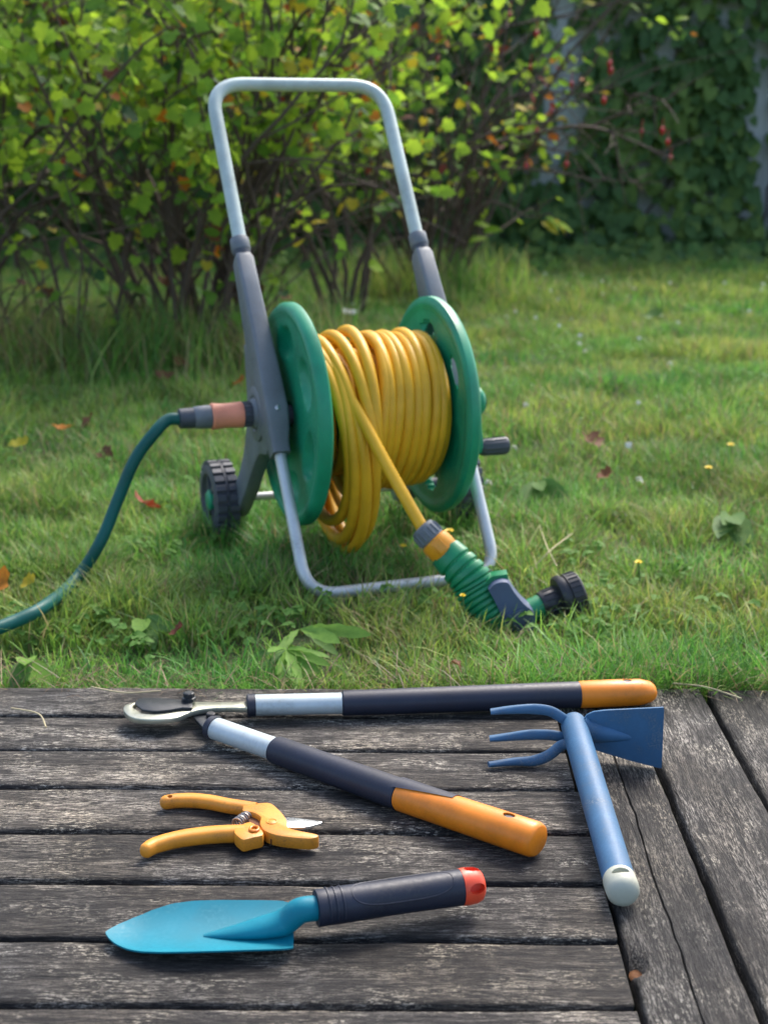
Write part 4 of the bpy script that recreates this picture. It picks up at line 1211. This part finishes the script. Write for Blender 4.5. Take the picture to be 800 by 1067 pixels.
# navy tongue of the grip lying over the orange
mb = MB(); t0, t1 = P[3] - d * .004, P[3].lerp(e, .40)
loops = []
for k in range(9):
    t = k / 8; c = t0.lerp(t1, t); hw_ = R(62) * (1 - .55 * t) + R(18); loops.append([c + (side * math.sin(a) * (.0187 + .0002) + Vector((0, 0, 1)) * math.cos(a) * (.0172 + .0003)) for a in [R(-38) - hw_ + 2 * hw_ * j / 12 for j in range(13)]])
v = [p for L in loops for p in L]; f = [(i * 13 + j, i * 13 + j + 1, (i + 1) * 13 + j + 1, (i + 1) * 13 + j) for i in range(8) for j in range(12)]
mb.add(v, f); mb.build('grip_tongue', M['navy'], grip)
hc = P[3].lerp(e, .80) + Vector((0, 0, .0165)); mb = MB()
mb.tube([hc + Vector((0, 0, -.026)), hc + Vector((0, 0, .008))], [(.0046, .0066)] * 2, 18, up=d); cut(eo, mb)
mb = MB(); mb.tube([hc + Vector((0, 0, -.022)), hc + Vector((0, 0, -.0016))], [(.0047, .0067)] * 2, 18, up=d); mb.build('hole_shade_plug', M['black'], eo)  # added black plug again, dark inside of the hole put into its colour
red = on_z(330, 803, .004); mb = MB(); mb.box(red, (.008, .004, .0030), Matrix.Rotation(R(-35), 3, 'Z'), .0010); mb.build('bumper', M['red'], lop)
# jaws
def crop7(pts, z): return [on_z(120 + x / 5, 710 + y / 5, z) for x, y in pts]
def plate(pts3, z0, z1, bev=.001):
    mb = MB(); mb.prism([(p.x, p.y) for p in pts3], lambda a, b, h: Vector((a, b, h)), z0, z1, bev); return mb
hook = [(700, 134), (520, 136), (430, 146), (380, 160), (335, 180), (280, 192), (180, 196), (95, 188), (55, 165), (42, 140), (52, 120), (95, 108), (118, 98), (112, 108), (92, 122), (98, 138), (140, 156), (210, 160), (280, 152), (335, 136), (365, 116), (420, 103), (560, 104), (700, 102)]
plate([Vector(p) for p in spline(crop7(hook, .020), 2)], .0125, .0195, .0016).build('hook_jaw', M['steel'], lop)
bl = [(100, 118), (125, 92), (190, 88), (270, 92), (345, 98), (400, 108), (400, 140), (350, 140), (290, 150), (205, 158), (140, 150)]
plate(spline(crop7(bl, .0225), 2), .0200, .0235, .0012).build('cutting_blade', M['darksteel'], lop)
lk = [(345, 110), (420, 112), (450, 150), (540, 168), (575, 215), (510, 262), (455, 240), (400, 180), (350, 150)]
plate(crop7(lk, .0115), .0070, .0120, .0014).build('lower_link', M['darksteel'], lop)
c = crop7([(385, 112)], .02)[0]
mb = MB(); mb.lathe([(.0, .0085), (.004, .0085), (.0045, .0068), (.0095, .0066), (.0105, .005)], (c.x, c.y, .0230), (0, 0, 1), 8); mb.build('pivot_bolt', M['darksteel'], lop, smooth=20)
c = crop7([(498, 186)], .012)[0]
mb = MB(); mb.lathe([(.0, .0055), (.0045, .0055), (.0055, .0042)], (c.x, c.y, .0118), (0, 0, 1), 14); mb.build('link_bolt', M['black'], lop)

# ================================================================== PRUNING SHEARS
pr = thing('pruning_shears', 'mustard yellow pruning shears lying open on the deck', 'pruning shears', on_z(255, 870, 0))
def crop5(pts, z): return [on_z(140 + x / 3.81, 815 + y / 3.81, z) for x, y in pts]
hp1 = spline(crop5([(124, 82), (160, 76), (230, 74), (300, 81), (370, 95), (430, 104), (480, 112)], .0085), 5)
n_ = len(hp1); mb = MB()
e_ = (hp1[0] - hp1[1]).normalized()
mb.tube([hp1[0] + e_ * k for k in (.0058, .0052, .0040, .0022)] + hp1, [(.0012, .0012), (.0034, .0034), (.0050, .0052), (.0062, .0064)] + [((.0066 + .0016 * min(1, k / 9)), .0070) for k in range(n_)], 18, power=.8); h1 = mb.build('handle', M['prun'], pr)
c = hp1[1]; mb = MB(); mb.lathe([(-.02, .0026), (.02, .0028)], c + Vector((.003, 0, 0)), (0, 0, 1), 14); cut(h1, mb)
hp2 = spline(crop5([(46, 273), (85, 252), (170, 229), (270, 214), (350, 208), (440, 205)], .0090), 5)
n_ = len(hp2); mb = MB()
e_ = (hp2[0] - hp2[1]).normalized()
mb.tube([hp2[0] + e_ * k for k in (.0050, .0044, .0034, .0018)] + hp2, [(.0012, .0012), (.0034, .0038), (.0048, .0056), (.0058, .0068)] + [((.0062 + .0030 * math.sin(min(1, k / (n_ - 1)) * 2.2)), .0074 + .0008 * k / n_) for k in range(n_)], 18, power=.8); h2 = mb.build('handle', M['prun'], pr)
body = [(430, 92), (528, 80), (570, 105), (603, 145), (610, 178), (660, 193), (722, 205), (728, 216), (690, 224), (600, 216), (548, 206), (510, 188), (497, 160), (500, 137), (465, 118), (430, 114)]
plate(spline(crop5(body + body[:1], .0165), 3)[:-1], .0035, .0165, .0018).build('hook_jaw', M['prun'], pr)
boss = [(395, 182), (430, 166), (462, 158), (490, 176), (511, 196), (508, 212), (470, 221), (432, 230), (412, 218), (396, 202)]
plate(spline(crop5(boss + boss[:1], .0165), 2)[:-1], .0030, .0168, .0018).build('handle_joint', M['prun'], h2)
ins = [(450, 122), (500, 130), (530, 180), (545, 230), (500, 205), (455, 170)]
plate(crop5(ins, .010), .0045, .0105, .001).build('inner_plate', M['rust'], pr)
bld = [(560, 150), (612, 143), (660, 148), (720, 156), (746, 162), (720, 172), (670, 184), (610, 184), (560, 178)]
plate(spline(crop5(bld + bld[:1], .0105), 2)[:-1], .0085, .0115, .0007).build('blade', M['blade'], pr)
c = crop5([(545, 158)], .0165)[0]; mb = MB(); mb.lathe([(0, .0056), (.0007, .0056), (.0010, .0048), (.0004, .0040), (.0008, .0030), (.0010, .001)], (c.x, c.y, .0164), (0, 0, 1), 20); mb.build('pivot', M['prun'], pr)
c = crop5([(476, 190)], .017)[0]; mb = MB()
mb.tube([Vector((c.x + .0042 * math.cos(a), c.y + .0050 * math.sin(a), .0180)) for a in [k * math.pi / 10 for k in range(21)]], .0014, 8); mb.build('lock_ring', M['orange'], pr)
c0, c1 = crop5([(402, 170), (455, 132)], .010); mb = MB(); dv = c1 - c0; e1 = dv.normalized().orthogonal(); e2 = dv.normalized().cross(e1)
mb.tube([c0 + dv * (k / 90) + (e1 * math.cos(k * .5) + e2 * math.sin(k * .5)) * .0042 for k in range(91)], .0009, 6); mb.build('spring', M['spring'], pr)

# ================================================================== TROWEL
trw = thing('garden_trowel', 'turquoise garden trowel with navy grip and red end cap at the front of the deck', 'trowel', on_z(290, 985, 0))
def trowel_blade():
    tip, heel = on_z(110, 969, .012), on_z(306, 966, .010)
    axx = (heel - tip); axx.z = 0; Lb = axx.length; axx.normalize(); sd = Vector((-axx.y, axx.x, 0))
    hwid = [(0, .0015), (.02, .0075), (.06, .0155), (.13, .0245), (.22, .0325), (.33, .0385), (.45, .0405), (.60, .0405), (.80, .0395), (.93, .0385), (.98, .036), (1.0, .032)]
    nt, ns = 40, 20; v = []
    def hw_at(t):
        for (a, p), (b, q) in zip(hwid, hwid[1:]):
            if a <= t <= b: return p + (q - p) * (t - a) / (b - a)
    for side_ in (0, 1):
        for i in range(nt + 1):
            t = (i / nt) ** 1.25 if i < nt else 1.0; h = hw_at(t)
            for j in range(ns + 1):
                s = -1 + 2 * j / ns; y = s * h
                z = .0035 + .0105 * (abs(y) / .0405) ** 2 + .006 * max(0, (.22 - t) / .22) ** 2
                # socket: a fold that rises towards the neck
                k = max(0, (t - .66) / .34)
                w = .004 + .017 * k
                z += .006 * k * max(0, 1 - (abs(y) / w)) if abs(y) < w else 0
                p = tip + axx * (Lb * t) + sd * y; v.append((p.x, p.y, z - (.0016 if side_ else 0)))
    n = ns + 1; NS = (nt + 1) * n; f = []
    for i in range(nt):
        for j in range(ns):
            q = (i * n + j, i * n + j + 1, (i + 1) * n + j + 1, (i + 1) * n + j); f += [q, tuple(k + NS for k in q)[::-1]]
    for i in range(nt):
        for j in (0, ns): q = (i * n + j, (i + 1) * n + j); f.append((q[0], q[1], q[1] + NS, q[0] + NS))
    for j in range(ns):
        for i in (0, nt): f.append((i * n + j, i * n + j + 1, i * n + j + 1 + NS, i * n + j + NS))
    mb = MB(); mb.add(v, f); return mb, heel, axx
mb, heel, axx = trowel_blade(); tb = mb.build('blade', M['trowel'], trw, smooth=55)
hs = on_z(329, 947, .027); he = on_z(503, 921.5, .026); hd_ = (he - hs).normalized()
def hz(back, z): p = heel - axx * back; p.z = z; return p
npath = spline([hz(.078, .0030), hz(.055, .0055), hz(.030, .0095), hz(.008, .0150), hs - hd_ * .014, hs + hd_ * .005], 6)
nrad = [(.0025, .0015), (.0085, .0045), (.0135, .0080), (.0155, .0105), (.0115, .0112), (.0106, .0106)]
def lerp_r(q):
    i = min(int(q), 4); f = q - i; return tuple(a + (b - a) * f for a, b in zip(nrad[i], nrad[i + 1]))
mb = MB(); mb.tube(npath, [lerp_r(k / 6) for k in range(len(npath))], 22); mb.build('neck', M['trowel'], trw, smooth=60)
q = [0, .003, .02, .05, .10, .15, .20, .26, .34, .45, .6, .75, .86, .862]
rr_ = [(.0138, .0138), (.0158, .0158), (.0162, .0162), (.0160, .0160), (.0158, .0160), (.0160, .0161), (.0160, .0161), (.0158, .0160), (.0155, .0158), (.0153, .0156), (.0154, .0157), (.0158, .0160), (.0160, .0162), (.0150, .0150)]
mb = MB(); mb.tube([hs.lerp(he, t) for t in q], rr_, 28); gp = mb.build('grip', M['navy'], trw)
sdv = hd_.cross(Vector((0, 0, 1))).normalized(); upv = sdv.cross(hd_)
def around(t, a, r): return hs.lerp(he, t) + (sdv * math.sin(a) + upv * math.cos(a)) * r
for t in (.065, .105, .145):
    mb = MB(); mb.tube([around(t, R(a), .0160) for a in range(-100, 111, 10)], .0010, 6); mb.build('grip_ridge', M['navy'], gp)
mb = MB(); oval = []
for k in range(49):
    a = 2 * math.pi * k / 48; ca, sa = math.cos(a), math.sin(a)
    oval.append(around(.50 + .30 * math.copysign(abs(ca) ** .55, ca), R(25) + R(52) * math.copysign(abs(sa) ** .8, sa), .0157))
mb.tube(oval, .0008, 6); mb.build('thumb_rest_rim', M['navy'], gp)
mb = MB(); mb.tube([hs.lerp(he, t) for t in (.858, .862, .90, .95, .98, .995, 1.0)], [(.0150, .0150), (.0164, .0165), (.0165, .0166), (.0160, .0160), (.0140, .0140), (.0105, .0105), (.006, .006)], 26); cp = mb.build('end_cap', M['red'], trw)
for a in (R(-8), R(72)):
    c = around(.935, a, .0146); nn = (c - hs.lerp(he, .935)).normalized()
    mb = MB(); mb.tube([c - nn * .010, c + nn * .006], [(.0046, .0072), (.0050, .0078)], 16, up=hd_); cut(cp, mb)

# ================================================================== HAND HOE
hoe = thing('hand_hoe', 'blue hand hoe with three tines and pale end cap lying on the deck', 'hand hoe', on_z(640, 900, 0))
hA, hB = on_z(598, 756, .037), on_z(645, 917, .0165); hD = on_z(653, 940, .0155)
d = (hB - hA).normalized()
mb = MB(); mb.tube([hA - d * .008, hA - d * .006, hA, hA.lerp(hB, .2), hA.lerp(hB, .5), hB], [.0105, .0135, .0146, .0148, .0148, .0148], 26); mb.build('handle', M['hoe'], hoe)
mb = MB(); de = (hD - hB).normalized()
mb.tube([hB - de * .002, hB, hB + de * .012, hB + de * .020, hB + de * .025, hB + de * .0275], [.0145, .0153, .0155, .0150, .0122, .007], 26); hc = mb.build('end_cap', M['hoecap'], hoe)
mb = MB(); c = hB + de * .009 + Vector((-.001, 0, .0142)); mb.tube([c - Vector((0, 0, .009)), c + Vector((0, 0, .006))], [(.0082, .0042)] * 2, 16, up=de); cut(hc, mb)
# tines: fan upright, the lowest resting on the boards
YT = hA.y
for (pts, dy) in (([(597, 757), (585, 748), (572, 741), (553, 739), (530, 740), (511, 742)], 0), ([(594, 767), (585, 768), (572, 766), (550, 766), (530, 768), (510, 770)], 0), ([(596, 776), (585, 777), (572, 787), (556, 793), (535, 794), (509, 797)], 0)):
    P = [on_y(x, y, YT) for x, y in pts]
    if pts[0][1] == 776: P = [on_z(x, y, z) for (x, y), z in zip(pts, (.026, .022, .013, .0065, .0055, .0045))]
    P = spline(P, 6); n_ = len(P)
    mb = MB(); mb.tube(P, [(.0046 + .0016 * (k / n_ - .5), .0062 - .0032 * max(0, (k / n_ - .55) / .45)) for k in range(n_)], 12, up=(0, 0, 1)); mb.build('tine', M['hoe'], hoe)
# blade: upright plate swung a little towards the camera
bp = [(606, 752), (611, 745), (618, 741.5), (630, 740), (660, 738.5), (691, 737), (691.5, 740), (689, 800), (686, 801), (655, 792), (625, 783), (612, 778), (606, 768)]
xl, xr_ = on_y(606, 760, YT).x, on_y(690, 770, YT - .028).x
def bplace(a, b, h):
    t = (a - 606) / 84.0; p = on_y(a, b, YT - .004 - .030 * max(0, t) ** 1.3); p.y += h; p.z = max(p.z, .0012); return p
mb = MB(); mb.prism(bp, bplace, -.0014, .0014, .0005)
mb.build('blade', M['hoe'], hoe, smooth=30)
mb = MB(); P = [hA + Vector((.006, -.004, .002))] + [bplace(a, b, -.0005) for a, b in ((612, 761), (625, 764), (640, 766), (655, 768), (664, 769))]
mb.tube(P, [(.011, .0135), (.0105, .0130), (.0085, .0108), (.006, .008), (.003, .0045), (.0006, .001)], 16, up=(0, 0, 1)); mb.build('gusset', M['hoe'], hoe)

# ================================================================== SMALL THINGS IN THE GRASS
def fallen(x, y, size, mat, label, z=.042, kind='lobed', seed=0):
    rr = random.Random(x * 7 + y)
    p = on_z(x, y, G + z); o = bpy.data.objects.new('fallen_leaf', leaf_mesh(kind, mat).copy()); link(o)
    for vt in o.data.vertices: vt.co.z += .25 * vt.co.x ** 2 * 2 + .10 * math.sin(vt.co.y * 6 + x)
    o.matrix_world = leaf_matrix(p, size, (rr.gauss(0, .35), -.35 + rr.gauss(0, .25), 1), (rr.gauss(0, 1), rr.gauss(0, 1), 0))
    tag(o, label, 'leaf', 'fallen leaves on the lawn')
for a in [(8, 608, .050, 'lf_orange', 'orange fallen leaf at the left edge just above the green hose'),
          (72, 378, .070, 'lf_brown', 'brown fallen leaf near the left shrub, the larger of a close pair'),
          (30, 376, .050, 'lf_red', 'reddish fallen leaf at the foot of the left shrub by the photo edge'),
          (64, 449, .045, 'lf_orange', 'dark orange fallen leaf on the open grass left of the green hose top'),
          (28, 462, .045, 'lf_yellow', 'small yellowish fallen leaf near the left edge below the shrubs'),
          (96, 437, .050, 'lf_brown', 'brown fallen leaf on the grass above and left of the hose bend'),
          (146, 526, .055, 'lf_red', 'dark red fallen leaf right beside the green hose near the wheel'),
          (183, 380, .055, 'lf_brown', 'brown fallen leaf lying on grass behind the salmon hose connector'),
          (165, 395, .050, 'lf_brown', 'dull brown fallen leaf left of the reel arm below the shrub'),
          (190, 655, .022, 'lf_red', 'tiny red-brown leaf scrap in front of the wheel near the deck'),
          (80, 82, 0, '', ''),
          (612, 455, .055, 'lf_brown', 'brown curled fallen leaf on the lawn right of the crank'),
          (637, 492, .035, 'lf_brown', 'small brown leaf scrap below the curled leaf on the right lawn'),
          (352, 380, 0, '', ''),
          (470, 690, .020, 'lf_brown', 'little brown leaf in the grass just below the spray gun'),
          (105, 470, .040, 'lf_brown', 'small brown leaf in the grass above the green hose curve'),
          (252, 398, .040, 'lf_orange', 'small orange leaf on the grass behind the reel arm'),
          (35, 606, .030, 'lf_yellow', 'pale yellow leaf scrap next to the orange leaf by the green hose'),
          (688, 329, .075, 'weed', 'dark green leaf lying alone on the far lawn'),
          (360, 328, .060, 'white', 'pale leaf lying on the lawn seen above the wound yellow hose')]:
    if a[2]: fallen(*a)
def flower(x, y, h, label, r=.009, mat='petal'):
    c = on_z(x, y, G + h); rt = thing('yellow_flower' if mat == 'petal' else 'seed_head', label, 'flower', (c.x, c.y, G), 0, 'small flowers in the lawn')
    mb = MB(); mb.tube([Vector((c.x + .006, c.y + .004, G - .005)), Vector((c.x + .003, c.y, G + h * .6)), c], .0011, 6); mb.build('stem', M['stalk'], rt)
    mb = MB()
    for ring, (rr_, zz) in enumerate(((r, .0), (r * .65, .002))):
        for k in range(9):
            a = k * 2 * math.pi / 9 + ring * .3; dx, dy = math.cos(a), math.sin(a)
            mb.add([c + Vector((0, 0, zz)), c + Vector((dx * rr_ * .7 - dy * rr_ * .25, dy * rr_ * .7 + dx * rr_ * .25, zz + .002)), c + Vector((dx * rr_, dy * rr_, zz + .003)), c + Vector((dx * rr_ * .7 + dy * rr_ * .25, dy * rr_ * .7 - dx * rr_ * .25, zz + .002))], [(0, 1, 2, 3)])
    mb.ball(c + Vector((0, 0, .002)), r * .4, r * .4, r * .3, 8)
    mb.build('bloom', M[mat], rt)
flower(468, 554, .06, 'yellow flower beside the amber hose coupling')
flower(420, 570, .05, 'small orange-yellow flower left of the hose coupling', .007)
flower(665, 587, .06, 'yellow flower on the lawn right of the black nozzle', .007)
flower(761, 464, .06, 'upper yellow flower of two at the right edge of the lawn')
flower(738, 488, .06, 'lower yellow flower of two at the right edge of the lawn')
flower(482, 622, .06, 'small yellow bud in front of the green ribbed grip', .005)
flower(226, 526, .07, 'pale dry flower head in front of the left wheel', .006, 'straw_head' if 'straw_head' in M else 'petal')
def weed(x, y, leaves, label, mat='weed', kind='lance'):
    """leaves: photo tip points with a height"""
    b = on_z(x, y, G + .012); rt = thing('broadleaf_weed', label, 'weed', b)
    for tx, ty, h in leaves:
        t = on_z(tx, ty, G + h + .035); dv = t - b; L = dv.length
        nrm = Vector((random.gauss(0, .5) - dv.x * .6, random.gauss(-.4, .3), 1.0)); mat_ = random.choice((mat, mat, 'weed'))
        o = bpy.data.objects.new('leaf', leaf_mesh(kind, mat_)); link(o, rt)
        m = leaf_matrix(Vector((0, 0, .018)), L * (.62 if kind == 'lance' else .55), nrm, dv) @ Matrix.Diagonal((.55 if kind == 'lance' else .75, 1, .7, 1)); o.matrix_local = m
weed(298, 690, [(272, 664, .03), (263, 676, .03), (297, 652, .06), (318, 660, .06), (345, 648, .05), (352, 655, .04), (330, 676, .04), (282, 658, .05), (318, 640, .09), (258, 690, .02), (345, 690, .02), (305, 662, .03), (336, 662, .03)], 'broad-leaved weed in the grass behind the loppers handle', 'weed2')
weed(312, 668, [(316, 622, .09), (330, 640, .07), (345, 642, .05), (300, 650, .04)], 'upright leafy weed in front of the reel leg', 'weed2')
weed(30, 700, [(22, 668, .055), (36, 668, .06), (12, 682, .04)], 'fresh green leafy seedling at the left edge behind the deck', 'weed2', 'oval')
weed(150, 658, [(152, 628, .05), (140, 640, .04), (162, 640, .04)], 'small bright green seedling right of the green hose', 'weed2', 'oval')
weed(560, 512, [(545, 508, .03), (575, 506, .03), (560, 500, .03), (590, 515, .02)], 'low broad-leaved weed on the lawn right of the reel', 'weed', 'oval')
weed(760, 548, [(740, 545, .03), (785, 552, .03), (762, 540, .03), (775, 545, .03)], 'low broad-leaved weed at the right edge of the lawn', 'weed', 'oval')
# loose dry twigs on the turf
for pts, lab in (([(562, 548, .02), (570, 570, .035), (580, 590, .02)], 'pale dry straw lying on the lawn right of the reel leg'), ([(555, 592, .02), (575, 572, .04), (596, 556, .02)], 'crossing dry straw stalk on the lawn right of the reel leg'),
                 ([(12, 738, .031), (40, 744, .030), (48, 758, .026)], 'curled dry grass stalk on the deck edge at the far left'),
                 ([(700, 712, .030), (735, 716, .034), (772, 728, .026)], 'dry grass stalk on the deck edge right of the orange handle end'),
                 ([(95, 716, .034), (130, 722, .034), (168, 720, .028)], 'dry grass stalk on the deck edge behind the lopper hook')):
    mb = MB(); mb.tube(spline([on_z(x, y, G + z + .01 + .004 * k) for k, (x, y, z) in enumerate(pts)], 5), .0010, 6)
    o = mb.build('dry_stalk', worn('straw', (.50, .42, .24), .7)); tag(o, lab, 'straw', 'dry stalks on the lawn')
